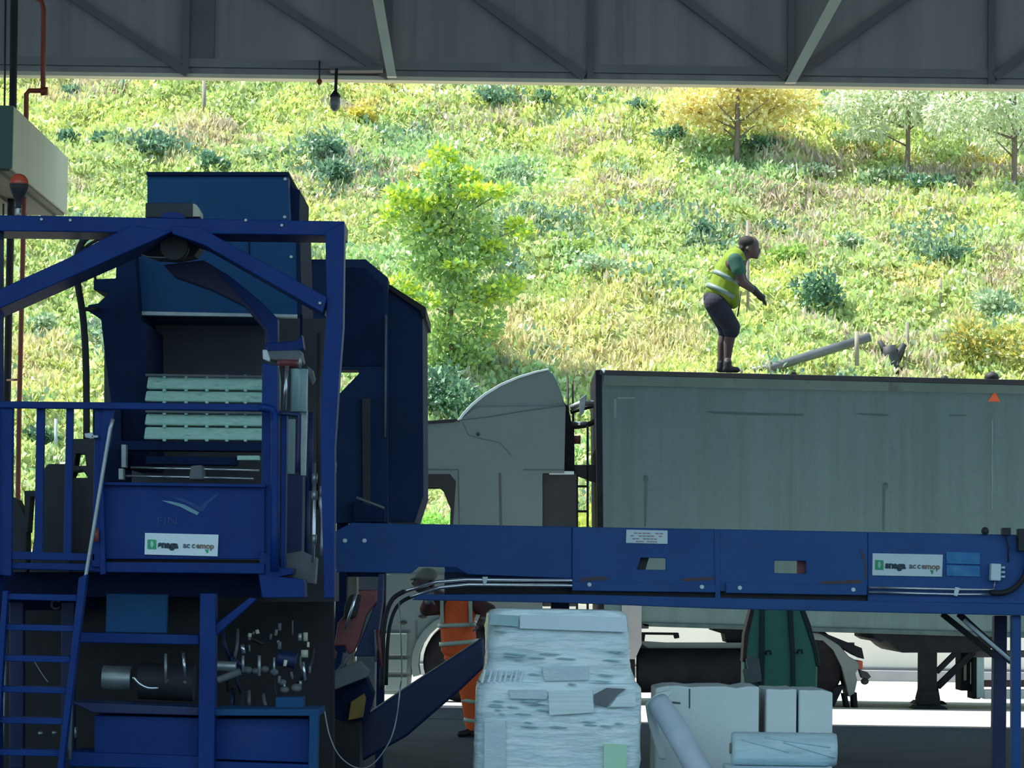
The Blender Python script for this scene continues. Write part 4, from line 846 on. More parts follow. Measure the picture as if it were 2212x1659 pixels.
# strapping unit between press and chute
su = thing('strapping_unit', (W(770, 1500, 22.4).x, 22.6, 0), 'red and navy strapping unit with a chrome rod below the conveyor left end', 'machine')
MB().prism([(776, 1276), (816, 1274), (814, 1300), (790, 1330), (776, 1380), (764, 1408), (752, 1415), (745, 1395), (722, 1396), (730, 1345), (752, 1318), (770, 1300)], 22.4, .2).build('red_arm', M['red'], su, .01, label='faded red angled arm')
MB().prism([(756, 1284), (780, 1284), (768, 1336), (742, 1336), (744, 1306)], 22.3, .12).build('cylinder', M['black'], su, .02)
MB().tubep([(769, 1282, 22.2), (760, 1316, 22.2), (746, 1358, 22.2)], 3.2, 10).build('chrome_rod', M['chrome'], su, 0)
MB().prism([(812, 1300), (818, 1240), (828, 1240), (826, 1300), (810, 1418), (764, 1418), (776, 1390)], 22.45, .3).build('side_plate', M['navy2'], su)
MB().prism([(700, 1468), (706, 1456), (778, 1426), (800, 1450), (796, 1462), (724, 1490)], 22.2, .3).build('grey_box', M['grey'], su, .01)
MB().prism([(706, 1490), (790, 1464), (806, 1500), (790, 1560), (740, 1560), (700, 1540)], 22.5, .4).build('base_block', M['navy'], su)
MB().prism([(758, 1516), (786, 1498), (790, 1508), (784, 1550), (752, 1556)], 22.4, .1).build('yellow_bracket', M['yellow'], su, .006, label='dirty yellow bracket')
MB().prism([(712, 1412), (722, 1402), (728, 1412), (716, 1440), (708, 1440)], 22.3, .08).build('pin', M['red'], su, .004)
for x0, y0, x1, y1, r in ((745, 1410, 738, 1450, 4), (816, 1360, 824, 1440, 3.5), (810, 1360, 812, 1430, 2.5), (752, 1416, 730, 1456, 5)):
    MB().tubep([(x0, y0, 22.35), (x1, y1, 22.35)], r, 8).build('rod', M['red'] if r == 3.5 else M['grey'], su, 0)
MB().box((W(700, 1500, 22.5).x, 22.5, 0), (W(780, 1500, 22.5).x, 23.0, W(740, 1556, 22.5).z)).build('base', M['black'], su)
b = MB().rect(738, 1246, 770, 1292, 26.2, .4); b.box((W(742, 1290, 26.2).x, 26.25, 0), (W(766, 1290, 26.2).x, 26.55, W(750, 1292, 26.2).z)); single('wooden_box', b, M['wood'], 'brownish box on a stand seen between the press and the hood legs', 'box')
b = MB().rect(768, 1246, 818, 1275, 27.2, .6); b.box((W(772, 1275, 27.2).x, 27.25, 0), (W(812, 1275, 27.2).x, 27.75, W(790, 1275, 27.2).z)); single('grey_cabinet', b, M['grey'], 'plain grey cabinet standing behind the red strapping unit', 'cabinet')
pts = [(700, 1530, 21.4), (712, 1590, 21.4), (735, 1635, 21.4), (772, 1659, 21.4), (806, 1650, 21.4), (840, 1605, 21.4), (856, 1555, 21.4), (864, 1490, 21.4), (868, 1440, 21.6), (862, 1300, 23.9)]
single('loose_cable', MB().tubep(pts, 1.5, 8, 5), M['steel'], 'thin pale cable hanging in a loop in front of the navy chute', 'cable', 0)

# ------------------------------------------------------------------ truck tractor
TD = 38.5
trk = thing('truck_tractor', (W(1000, 1430, TD).x, TD + 1.2, 0), 'off white truck cab and chassis standing in front of the trailer', 'truck')
win = [(846, 1030), (964, 1030), (978, 1044), (977, 1068), (973, 1095), (972, 1142), (850, 1142)]
side = [(800, 1300), (800, 1050), (828, 926), (900, 917), (992, 908), (1030, 880), (1222, 878), (1219, 1022), (1172, 1022), (1172, 1300)]
MB().prism(side, TD, .06, [win]).build('cab_side', M['cab'], trk, .012)
MB().prism(side, TD + 2.3, .06, [win]).build('cab_side', M['cab'], trk, .012)
b = MB(); lo = [(800, 1300), (800, 1050), (828, 926), (900, 917), (992, 908), (1030, 880), (1222, 878), (1219, 1022), (1172, 1022), (1172, 1300)]
for i in range(1, 8):
    a, c = W(*lo[i], TD + .06), W(*lo[i + 1], TD + .06)
    nrm = Vector((-(c.z - a.z), 0, c.x - a.x)).normalized() * -.05
    b.prism3([a, c, c + nrm, a + nrm], (0, 2.24, 0))
b.build('cab_shell', M['cab'], trk, .004)
MB().prism([(826, 926), (835, 916), (985, 904), (990, 908), (980, 912), (900, 918)], TD - .02, 2.36).build('roof_edge', M['black'], trk, .004)
f = MB().prism([(988, 909), (1000, 893), (1018, 874), (1045, 852), (1080, 831), (1120, 814), (1158, 803), (1182, 798), (1194, 806), (1204, 824), (1214, 852), (1222, 880), (1222, 884)], TD + .02, 2.28).build('roof_fairing', M['cab'], trk, .09)
top = [(988, 908), (1000, 891), (1018, 872), (1045, 850), (1080, 829), (1120, 812), (1158, 801), (1184, 796)]
MB().prism(top + [(x + 2.5, y + 6.5 - i * .5) for i, (x, y) in reversed(list(enumerate(top)))], TD, 2.3).build('fairing_highlight', M['white_plate'], trk, .004, label='painted white sun highlight along the top of the roof fairing')  # sunlit highlight painted as a white strip along the fairing top
for pts, wd in (([(990, 908), (1060, 900), (1130, 888), (1220, 876)], 1.6), ([(918, 1014), (990, 1015), (992, 1132)], 2), ([(1080, 1022), (1082, 1134)], 5), ([(1000, 912), (1012, 940), (1040, 948), (1080, 956), (1105, 985)], 1.0), ([(1130, 1015), (1220, 1015)], 1.6)):
    b = MB()
    for i in range(len(pts) - 1): b.bar(*pts[i], *pts[i + 1], wd, TD - .004, .01)
    b.build('panel_seam', M['seam'], trk, 0)
MB().prism([(840, 1024), (972, 1024), (985, 1040), (983, 1070), (978, 1145), (845, 1145)], TD - .006, .05, [[(846, 1052), (946, 1052), (958, 1062), (967, 1085), (973, 1098), (972, 1142), (850, 1142)]]).build('window_rubber', M['black'], trk, .004)
MB().prism([(846, 1030), (958, 1030), (962, 1056), (846, 1056)], TD + .4, .04).build('sun_visor', M['black'], trk, .004)
MB().lathe(W(1033, 938, TD), [(.022, -.01), (.022, .015), (.012, .02)], (0, -1, 0), 12).build('side_lamp', M['black'], trk, 0)
MB().prism([(1218, 868), (1228, 880), (1232, 900), (1240, 936), (1240, 1030), (1218, 1030)], TD + .15, 1.9).build('rear_frame', M['under'], trk, .01)
MB().prism([(1172, 1022), (1246, 1022), (1246, 1310), (1172, 1310)], TD + .05, .6).build('side_deflector', M['dark'], trk, .012)
MB().prism([(1186, 1017), (1240, 1018), (1240, 1025), (1186, 1025)], TD + .04, .6).build('deflector_cap', M['white_plate'], trk, .004, label='bright white strip on the deflector top')
for x0, y0 in ((1226, 816), (1237, 822)): MB().tubep([(x0, y0, TD + .8), (x0 + 2, 1020, TD + .8)], 2.4, 8).build('air_stack', M['black'], trk, 0)
MB().tubep([(1232, 882, TD + .6), (1258, 870, TD + .6), (1290, 872, TD + .6)], 7, 10).build('air_hose', M['steel'], trk, 0)
MB().tubep([(1232, 890, TD + .7), (1296, 872, TD + .7)], 5, 10).build('air_hose', M['black'], trk, 0)
MB().tubep([(1232, 922, TD + .6), (1268, 918, TD + .6), (1292, 906, TD + .6)], 6, 10, 3).build('air_hose', M['black'], trk, 0)
MB().tubep([(1234, 914, TD + .5), (1268, 914, TD + .5)], 4, 10).build('air_hose', M['chrome'], trk, 0)
MB().prism([(1252, 862), (1268, 850), (1262, 890), (1252, 902)], TD + .5, .1).build('hose_carrier', M['steel'], trk, .004)
MB().tubep([(1240, 950, TD + .5), (1254, 950, TD + .5)], 9, 12).build('air_coil', M['red'], trk, 0, label='red air line coupling behind the cab')
MB().prism([(1236, 1004), (1300, 1004), (1300, 1050), (1262, 1034), (1240, 1026)], TD + .3, .1).build('rear_platform', M['dark'], trk, .006)
b = MB(); b.rect(1267, 920, 1272, 1320, TD + .3, .05); b.rect(1244, 1026, 1249, 1320, TD + .3, .05)
for y in (1048, 1102, 1156, 1210): b.rect(1249, y, 1267, y + 5, TD + .3, .05)
b.build('access_ladder', M['black'], trk, .003)
arc = lambda cx, cy, r, a0, a1, n=14: [(cx + r * math.cos(math.radians(a0 + (a1 - a0) * i / n)), cy - r * math.sin(math.radians(a0 + (a1 - a0) * i / n))) for i in range(n + 1)]
MB().prism([(828, 1240), (1172, 1240), (1172, 1400), (1112, 1432)] + arc(1000, 1432, 110, 0, 180) + [(884, 1500), (822, 1500), (832, 1400), (834, 1330), (828, 1290)], TD - .03, .5).build('lower_body', M['cab_trim'], trk, .015)
MB().prism(arc(1000, 1434, 112, 0, 195) + arc(1000, 1434, 96, 195, 0), TD - .07, .5).build('wheel_arch', M['cab'], trk, .012)
for x, y in ((871, 1345), (913, 1332)): MB().ell(W(x, y, TD - .035), (9 * TD / FPX, .02, 4 * TD / FPX), 12, 6).build('door_catch', M['black'], trk, 0)
b = MB()
for i, y in enumerate((1362, 1418, 1456)): MB().prism([(832, y), (886, y), (886, y + 5), (832, y + 5)], TD - .036, .01).build('step_gap', M['seam'], trk, 0)
MB().rect(898, 1340, 901, 1380, TD - .036, .01).build('panel_gap', M['seam'], trk, 0)
for y0, y1 in ((1368, 1416), (1424, 1452), (1462, 1492)): MB().prism([(834, y0), (880, y0), (878, y1), (830, y1)], TD - .08, .06).build('step', M['cab'], trk, .012)
def wheel(parent, px, py, r, d, wd):
    c = W(px, py, d); c.z = r
    wh = MB().lathe(c, [(r * .62, 0), (r * .72, -.01), (r * .93, 0), (r, .05), (r, wd - .05), (r * .93, wd), (r * .62, wd)], (0, 1, 0), 36).build('wheel', M['tyre'], parent, 0)
    MB().lathe(c + Vector((0, .02, 0)), [(r * .18, -.03), (r * .2, 0), (r * .35, .06), (r * .6, .05), (r * .62, 0), (r * .64, .03), (r * .64, .1)], (0, 1, 0), 28).build('rim', M['grey'], wh, 0)
for d in (TD + .02, TD + 2.0): wheel(trk, 1000, 1432, .48, d, .30)
for d in (TD + .08, TD + .42, TD + 1.6, TD + 1.94): wheel(trk, 1735, 1436, .48, d, .30)
for d in (TD + .75, TD + 1.5): MB().rect(1090, 1388, 1846, 1403, d, .10).build('chassis_rail', M['cab_trim'], trk, .004)
MB().prism([(1378, 1384), (1440, 1388), (1612, 1388), (1612, 1402), (1404, 1404)], TD + .4, .05).build('tank_strap', M['cab_trim'], trk, .004)
b = MB(); b.tube([W(1376, 1448, TD + .42), W(1640, 1448, TD + .42)], .27, 24); b.build('fuel_tank', M['under'], trk, .004)
MB().rect(1180, 1400, 1372, 1495, TD + .1, .6).build('battery_box', M['under'], trk, .012)
MB().prism([(1344, 1306), (1386, 1306), (1386, 1392), (1372, 1424), (1344, 1424)], TD - .25, .1).build('side_guard', M['kerb'], trk, .006)
MB().prism([(1756, 1366), (1780, 1368), (1812, 1392), (1834, 1418), (1852, 1428), (1858, 1440), (1848, 1454), (1852, 1470), (1846, 1498), (1834, 1506), (1828, 1478), (1818, 1440), (1800, 1404), (1778, 1384), (1758, 1382)], TD + .0, .65).build('mudguard', M['cab_trim'], trk, .012)
MB().prism([(1758, 1363), (1790, 1371), (1862, 1400), (1867, 1424), (1850, 1416), (1820, 1398), (1780, 1374)], TD - .02, .7).build('mudguard_cover', M['under'], trk, .004)
MB().prism([(1849, 1426), (1864, 1428), (1864, 1446), (1848, 1446)], TD + .05, .5).build('tail_lamp', M['tail'], trk, .01)
b = MB(); b.prism([(1856, 1446), (1874, 1452), (1882, 1462), (1872, 1470), (1862, 1464)], TD + .1, .2); b.ell(W(1868, 1472, TD + .1), (.05, .05, .04), 10, 6); b.build('coupling_hook', M['dark'], trk, .004)
for pts in ([(1822, 1498), (1830, 1500), (1836, 1532), (1829, 1534)], [(1842, 1496), (1851, 1496), (1854, 1545), (1845, 1543)], [(1800, 1485), (1824, 1480), (1802, 1526), (1798, 1526)]):
    MB().prism(pts, TD + .05, .35).build('mud_flap', M['under'], trk, .003)

# ------------------------------------------------------------------ trailer
RD = 38.3
trl = thing('semi_trailer', (W(1900, 1360, RD).x, RD + 1.2, 0), 'long stained pale green grey box trailer standing behind the conveyor', 'trailer')
MB().prism([(1297, 804), (2700, 838), (2700, 1390), (2212, 1374), (1700, 1359), (1388, 1349), (1301, 1345)], RD, .05).build('side_wall', M['trailer'], trl, .006)
MB().prism([(1297, 804), (2700, 838), (2700, 1390), (1301, 1345)], RD + 2.45, .05).build('side_wall', M['trailer'], trl, .006)
MB().prism([(1286, 800), (1300, 798), (1305, 1345), (1292, 1345)], RD - .01, 2.5).build('front_post', M['under'], trl, .006)
MB().prism([(1304, 810), (2700, 844), (2700, 860), (1304, 832)], RD - .025, .03).build('top_rail', M['trailer_band'], trl, .004)
MB().prism([(1296, 799), (2700, 832), (2700, 843), (1296, 809)], RD - .03, 2.56).build('roof_sheet', M['dark'], trl, .004)
MB().prism([(1301, 1342), (2700, 1382), (2700, 1394), (2212, 1378), (1700, 1363), (1388, 1353), (1301, 1350)], RD - .02, 2.54).build('floor_frame', M['stain'], trl, .004)
MB().lathe(W(1304, 801, RD), [(.03, -.03), (.035, .0), (.02, .03)], (0, 0, 1), 12).build('corner_cap', M['white_plate'], trl, 0)
for pts in ([(1907, 1044), (1912, 1048), (1911, 1146), (1906, 1146)], [(1393, 1030), (1398, 1034), (1399, 1046), (1395, 1138), (1392, 1138)], [(1525, 889), (1620, 892), (1735, 895), (1734, 898), (1600, 896), (1540, 893)], [(1850, 893), (1920, 896), (1918, 899), (1860, 896)], [(2050, 896), (2088, 897), (2086, 899), (2052, 898)], [(1350, 831), (1500, 834), (1496, 837), (1352, 834)]):
    MB().prism(pts, RD - .004, .006).build('run_stain', M['stain'], trl, 0)
for x, y in ((1395, 1034), (1913, 1050)): MB().ell(W(x, y, RD), (.03, .01, .045), 10, 6).build('rust_spot', M['stain'], trl, 0)
for q_ in ((1326, 862, 1332, 902), (1334, 857, 1372, 862), (2142, 905, 2145, 1100)): MB().rect(*q_, RD - .004, .006).build('tape_mark', M['stain_pale'], trl, 0)
MB().prism([(2149, 845), (2161, 868), (2134, 867)], RD - .004, .008).build('warning_triangle', M['warn'], trl, 0, label='small orange triangle sticker near the trailer top')
for x, y, r in ((1715, 808, .035), (2142, 815, .09), (2040, 818, .05)): MB().ell(W(x, y, RD + .25), (r, r * 1.2, r * .8), 10, 6).build('roof_lump', M['black'], trl, 0)
MB().prism([(1888, 1356), (1916, 1356), (1916, 1366), (2160, 1374), (2160, 1396), (2104, 1410), (1950, 1410), (1936, 1402), (1914, 1382), (1902, 1388), (1888, 1380)], RD + .1, 2.2).build('king_frame', M['under'], trl, .006)
MB().prism([(1384, 1346), (1402, 1348), (1401, 1358), (1386, 1358)], RD - .02, .3).build('frame_lug', M['dark'], trl, .004)
MB().prism([(1382, 1366), (1466, 1367), (1468, 1378), (1458, 1380), (1456, 1372), (1394, 1371), (1392, 1386), (1384, 1384)], RD + .6, .2).build('coupling_bar', M['under'], trl, .004)
MB().prism([(1540, 1353), (1625, 1356), (1625, 1388), (1570, 1388), (1566, 1370), (1540, 1362)], RD + .7, .8).build('fifth_wheel', M['under'], trl, .006)
for off, dx in ((0.15, 0), (1.75, 0)):
    d = RD + off; zf = W(2015, 1405, d).z; cx = W(2009, 1450, d).x
    lg = MB().box((cx - .125, d, .16), (cx + .085, d + .2, zf)).build('landing_leg', M['under'], trl, .008)
    MB().prism3([(cx - .16, d - .02, .05), (cx + .13, d - .02, .05), (cx + .10, d - .02, .22), (cx - .12, d - .02, .22)], (0, .24, 0)).build('leg_shoe', M['under'], lg, .006)
    MB().prism3([(cx - .22, d - .1, 0), (cx + .21, d - .1, 0), (cx + .16, d - .1, .04), (cx - .17, d - .1, .04)], (0, .4, 0)).build('foot', M['under'], lg, .004)
MB().bar(2024, 1452, 2078, 1398, 11, RD + .2, .1).build('leg_strut', M['under'], trl, .004)
MB().bar(2026, 1484, 2104, 1408, 14, RD + .35, .1).build('leg_strut', M['under'], trl, .004)
b = MB(); b.rect(2076, 1410, 2102, 1492, RD + .7, .5); b.rect(2102, 1410, 2118, 1510, RD + .5, .5); b.build('pallet_locker', M['under'], trl, .006)
MB().rect(2082, 1430, 2088, 1470, RD + .66, .03).build('locker_post', M['wood'], trl, .003); MB().rect(2096, 1430, 2101, 1478, RD + .66, .03).build('locker_post', M['steel'], trl, .003)
MB().rect(2110, 1418, 2126, 1508, RD + .45, .3).build('locker_post', M['pale_cyl'], trl, .006)
MB().rect(2126, 1470, 2240, 1484, RD + .5, .2).build('side_bar', M['maroon'], trl, .004); MB().rect(2126, 1490, 2240, 1510, RD + .5, .2).build('side_bar', M['steel'], trl, .004)
MB().rect(2100, 1406, 2260, 1420, RD + .4, .3).build('side_bar', M['dark'], trl, .004)
for px in (2560, 2640):
    for d in (RD + .05, RD + 2.1): wheel(trl, px, 1440, .5, d, .35)

# ------------------------------------------------------------------ people
def organic(name, parts, m, parent, voxel=0.012, smooth=4, label=None):
    """one continuous skinned surface through all limb segments: ('s', p0, r0, p1, r1) tapers and ('e', c, radii, rot) masses"""
    b = MB()
    for q in parts:
        if q[0] == 's':
            _, p0, r0_, p1, r1_ = q; b.tube([p0, p1], [r0_, r1_], 14); b.ell(p0, (r0_,) * 3, 14, 8); b.ell(p1, (r1_,) * 3, 14, 8)
        else:
            b.ell(q[1], q[2], 16, 10, q[3] if len(q) > 3 else None)
    o = b.build(name, m, parent, 0, label)
    r = o.modifiers.new('skin_surface', 'REMESH'); r.mode = 'VOXEL'; r.voxel_size = voxel; r.use_smooth_shade = True
    sm = o.modifiers.new('soften', 'SMOOTH'); sm.factor = 0.5; sm.iterations = smooth
    return o

def band(parent, pts, r, m, name='reflective_band', sq=0.75, d=0):
    pass

WD = 38.75; q = WD / FPX
zfeet = W(1572, 803, WD).z
A = lambda x, y, off=0: W(x, y, WD + off)
wa = thing('person', A(1572, 803), 'person in lime vest, green tee and navy shorts bending forward on the trailer roof', 'person')
rotY = lambda a: Euler((0, math.radians(a), 0))
head = A(1620, 533)
body = [('e', head, (20 * q, 17 * q, 23 * q), rotY(18)), ('e', A(1626, 545), (14 * q, 12.5 * q, 14 * q), rotY(15)), ('e', A(1640, 541), (4.5 * q, 3.5 * q, 4 * q)), ('e', A(1634, 556), (5 * q, 6 * q, 4 * q)), ('e', A(1638, 549), (4 * q, 5 * q, 2.4 * q)), ('e', A(1636, 528), (4 * q, 10 * q, 3 * q)),
        ('e', A(1616, 538, -.098), (4.5 * q, 2 * q, 6 * q)), ('e', A(1616, 538, .098), (4.5 * q, 2 * q, 6 * q)),
        ('s', A(1612, 547), 13 * q, A(1596, 562), 16 * q), ('s', A(1590, 566), 24 * q, A(1556, 632), 27 * q), ('s', A(1584, 572, -.1), 20 * q, A(1584, 572, .1), 20 * q),
        ('s', A(1556, 632), 27 * q, A(1545, 652), 26 * q)]
for sgn, sh, el, wr in ((-1, (1590, 570), (1602, 610), (1632, 630)), (1, (1594, 572), (1606, 608), (1630, 626))):
    o_ = .19 * sgn
    body += [('s', A(*sh, o_), 12 * q, A(*el, o_ * 1.15), 9.5 * q), ('s', A(*el, o_ * 1.15), 9.5 * q, A(*wr, o_), 6.5 * q)]
for sgn, kn, an in ((-1, (1581, 712), (1571, 784)), (1, (1568, 714), (1557, 784))):
    o_ = .095 * sgn
    body += [('s', A(1548, 656, o_), 22 * q, A(*kn, o_), 13 * q), ('s', A(*kn, o_), 12.5 * q, A((kn[0] * .6 + an[0] * .4) - 3, kn[1] * .6 + an[1] * .4, o_), 11.5 * q), ('s', A((kn[0] * .6 + an[0] * .4) - 3, kn[1] * .6 + an[1] * .4, o_), 11.5 * q, A(*an, o_), 7 * q)]
organic('body', body, M['skin'], wa)
organic('hair', [('e', A(1616, 526), (21.5 * q, 18 * q, 17 * q), rotY(18)), ('e', A(1604, 538), (9 * q, 14 * q, 12 * q))], M['hair'], wa, .010)
for sgn in (-1, 1): MB().ell(A(1637, 533, sgn * .04), (1.8 * q, 1.8 * q, 1.4 * q), 10, 6).build('eye', M['eye'], wa, 0)
organic('vest', [('s', A(1588, 560), 26 * q, A(1572, 588), 31 * q), ('s', A(1572, 588), 31 * q, A(1561, 630), 35 * q), ('e', A(1560, 634), (38 * q, 34 * q, 22 * q), rotY(22)), ('e', A(1586, 648), (14 * q, 26 * q, 20 * q), rotY(10)), ('s', A(1584, 562, -.10), 18 * q, A(1584, 562, .10), 18 * q), ('e', A(1600, 556), (10 * q, 18 * q, 8 * q))], M['lime'], wa, .014, 5)
def hoop(parent, c0, rad, rot, tw, m, name):
    b_ = MB(); n = 36; R = rot.to_matrix(); vs = []; fs = []
    for i in range(n):
        a = 2 * math.pi * i / n
        for rs, h in ((1.0, -tw), (1.0, tw), (.95, tw), (.95, -tw)):
            vs.append(c0 + R @ Vector((rad[0] * rs * math.cos(a), rad[1] * rs * math.sin(a), h)))
    for i in range(n):
        j = (i + 1) % n
        for k_ in range(4): fs.append([i * 4 + k_, j * 4 + k_, j * 4 + (k_ + 1) % 4, i * 4 + (k_ + 1) % 4])
    b_.add(vs, fs, True); return b_.build(name, m, parent, 0)
hoop(wa, A(1569, 602), (33.5 * q, 32.5 * q), rotY(30), 5 * q, M['reflect'], 'reflective_band')
hoop(wa, A(1560, 632), (38.5 * q, 35.5 * q), rotY(27), 5 * q, M['reflect'], 'reflective_band')
organic('tee_sleeve', [('s', A(1588, 562, -.17), 16 * q, A(1595, 584, -.205), 15 * q)], M['tee'], wa, .010)
organic('tee_sleeve', [('s', A(1590, 564, .17), 16 * q, A(1598, 585, .205), 15 * q)], M['tee'], wa, .010)
sh_ = [('e', A(1546, 650), (29 * q, 30 * q, 20 * q), rotY(25))]
for sgn, kn in ((-1, (1580, 706)), (1, (1570, 708))): sh_ += [('s', A(1546, 656, .095 * sgn), 25 * q, A(*kn, .1 * sgn), 19.5 * q), ('s', A(*kn, .1 * sgn), 19.5 * q, A(kn[0] - 1, kn[1] + 8, .1 * sgn), 19 * q)]
organic('shorts', sh_, M['shorts'], wa, .012, 3)
for sgn, x in ((-1, 1572), (1, 1558)):
    o_ = .1 * sgn; zb_ = A(x, 803, o_)
    organic('boot', [('s', A(x, 784, o_), 9.5 * q, A(x - 1, 796, o_), 9 * q), ('s', A(x - 3, 797, o_), 8 * q, A(x + 20, 799, o_), 6.5 * q), ('e', A(x + 8, 800, o_), (20 * q, 8 * q, 5 * q))], M['boot'], wa, .010, 3)
    organic('sock', [('s', A(x, 776, o_), 7.8 * q, A(x, 785, o_), 8 * q)], M['sock'], wa, .010, 2)
def glove(parent, wr, palm, tip, off, mt, A_, q_, name='glove'):
    """palm, four bent fingers and a thumb"""
    P0, P1, P2 = A_(*wr, off), A_(*palm, off), A_(*tip, off)
    ax = (P1 - P0).normalized(); dn = (P2 - P1).normalized()
    parts = [('s', P0, 7.5 * q_, P1, 7.2 * q_), ('e', P1, (8 * q_, 8 * q_, 8 * q_))]
    for i, (yo, ln) in enumerate(((-.033, .9), (-.012, 1.05), (.011, 1.0), (.032, .82))):
        a = P1 + Vector((0, yo, 0)) + ax * 3 * q_; m1 = a + (ax * .5 + dn * .5).normalized() * 8 * q_ * ln; e = m1 + dn * 8 * q_ * ln
        parts += [('s', a, .0125, m1, .0115), ('s', m1, .0115, e, .0095)]
    t0 = P0 + (P1 - P0) * .5; parts += [('s', t0, .014, t0 + Vector((.03, -.03, -.025)), .012), ('s', t0 + Vector((.03, -.03, -.025)), .012, t0 + Vector((.05, -.025, -.055)), .010)]
    return organic(name, parts, mt, parent, .007, 2)
glove(wa, (1630, 628), (1646, 643), (1652, 662), -.19, M['boot'], A, q)
glove(wa, (1628, 624), (1642, 640), (1648, 658), .19, M['boot'], A, q)
MB().tubep([(1600, 630, WD - .2), (1597, 660, WD - .2), (1593, 684, WD - .2)], 1.6, 8).build('hanging_cord', M['boot'], wa, 0)

OD = 30.2; s2 = OD / FPX
O_ = lambda x, y, off=0: W(x, y, OD + off)
wb = thing('person', (O_(1005, 1588).x, OD, 0), 'person in orange work vest and grey cap working half hidden below the conveyor', 'person')
body = [('e', O_(914, 1254), (20 * s2, 18 * s2, 25 * s2), rotY(-14)), ('e', O_(908, 1268), (13 * s2, 13 * s2, 13 * s2)), ('e', O_(893, 1260), (5 * s2, 4 * s2, 5 * s2)), ('e', O_(902, 1275), (6 * s2, 6 * s2, 4 * s2)), ('e', O_(898, 1268), (4 * s2, 5 * s2, 2.4 * s2)), ('e', O_(920, 1258, -.08), (5 * s2, 2 * s2, 7 * s2)),
        ('s', O_(924, 1270), 13 * s2, O_(950, 1292), 17 * s2), ('s', O_(950, 1296), 22 * s2, O_(986, 1320), 34 * s2), ('s', O_(986, 1320), 36 * s2, O_(993, 1400), 34 * s2), ('e', O_(998, 1418), (38 * s2, 28 * s2, 24 * s2)),
        ('s', O_(954, 1310, -.03), 17 * s2, O_(922, 1316, -.10), 13 * s2), ('s', O_(922, 1316, -.10), 13 * s2, O_(926, 1292, -.24), 9 * s2),
        ('s', O_(1026, 1308, -.02), 17 * s2, O_(1058, 1318, -.06), 12.5 * s2), ('s', O_(1058, 1318, -.06), 12.5 * s2, O_(1038, 1348, -.2), 9 * s2)]
for x, xk, xa in ((1000, 1013, 1019), (1022, 1040, 1048)): body += [('s', O_(x, 1425), 22 * s2, O_(xk, 1502), 16 * s2), ('s', O_(xk, 1502), 15 * s2, O_(xa, 1570), 9 * s2)]
organic('body', body, M['skin'], wb, .012)
for sgn in (-.07, .04): MB().ell(O_(895, 1253, sgn), (2.2 * s2, 2 * s2, 1.8 * s2), 10, 6).build('eye', M['eye'], wb, 0)
organic('cap', [('e', O_(921, 1243), (25 * s2, 22 * s2, 17 * s2), rotY(-10)), ('e', O_(899, 1248), (16 * s2, 16 * s2, 3.5 * s2), rotY(-18))], M['cap'], wb, .010, 3)
organic('hair', [('e', O_(930, 1260), (9 * s2, 17 * s2, 14 * s2))], M['hair'], wb, .012)
organic('vest', [('e', O_(988, 1322), (43 * s2, 33 * s2, 26 * s2)), ('s', O_(986, 1318), 38 * s2, O_(992, 1395), 39 * s2), ('e', O_(994, 1402), (43 * s2, 36 * s2, 22 * s2)), ('s', O_(966, 1300), 18 * s2, O_(1014, 1300), 18 * s2)], M['orange'], wb, .014, 4)
hoop(wb, O_(988, 1350), (42.5 * s2, 39.5 * s2), rotY(-3), 4.5 * s2, M['tape'], 'reflective_band')
hoop(wb, O_(992, 1388), (43.5 * s2, 40.5 * s2), rotY(-6), 4.5 * s2, M['tape'], 'reflective_band')
for x in (954, 1016): MB().prism([(x - 4, 1296), (x + 4, 1296), (x + 5, 1346), (x - 3, 1346)], OD - 39.5 * s2 + .012 + (.02 if x < 960 else .02), .02).build('shoulder_tape', M['tape'], wb, .003)
organic('sleeve', [('s', O_(954, 1309, -.03), 19 * s2, O_(921, 1316, -.10), 15 * s2), ('s', O_(921, 1316, -.10), 15 * s2, O_(925, 1300, -.2), 12 * s2)], M['sleeve'], wb, .012)
organic('sleeve', [('s', O_(1026, 1307, -.02), 19 * s2, O_(1058, 1318, -.06), 14.5 * s2), ('s', O_(1058, 1318, -.06), 14.5 * s2, O_(1046, 1336, -.15), 11.5 * s2)], M['sleeve'], wb, .012)
tr = [('e', O_(999, 1420), (41 * s2, 31 * s2, 22 * s2))]
for x, xk, xa in ((1000, 1013, 1019), (1022, 1040, 1048)): tr += [('s', O_(x, 1428), 25 * s2, O_(xk, 1502), 19 * s2), ('s', O_(xk, 1502), 19 * s2, O_(xa, 1572), 13 * s2)]
organic('trousers', tr, M['orange'], wb, .014, 4)
for xk, xa in ((1014, 1018), (1041, 1047)):
    hoop(wb, O_(xk + 1, 1514), (19 * s2, 19 * s2), rotY(8), 4 * s2, M['tape'], 'reflective_band')
    hoop(wb, O_(xa - 1, 1556), (15.5 * s2, 15.5 * s2), rotY(8), 4 * s2, M['tape'], 'reflective_band')
    organic('boot', [('s', O_(xa, 1572), 11 * s2, O_(xa, 1580), 11 * s2), ('s', O_(xa, 1582), 9 * s2, O_(xa - 24, 1585, -.05), 7.5 * s2)], M['boot'], wb, .010, 3)
glove(wb, (925, 1300), (930, 1286), (940, 1276), -.24, M['cab_trim'], O_, s2)
glove(wb, (1044, 1338), (1036, 1350), (1024, 1358), -.18, M['cab_trim'], O_, s2)

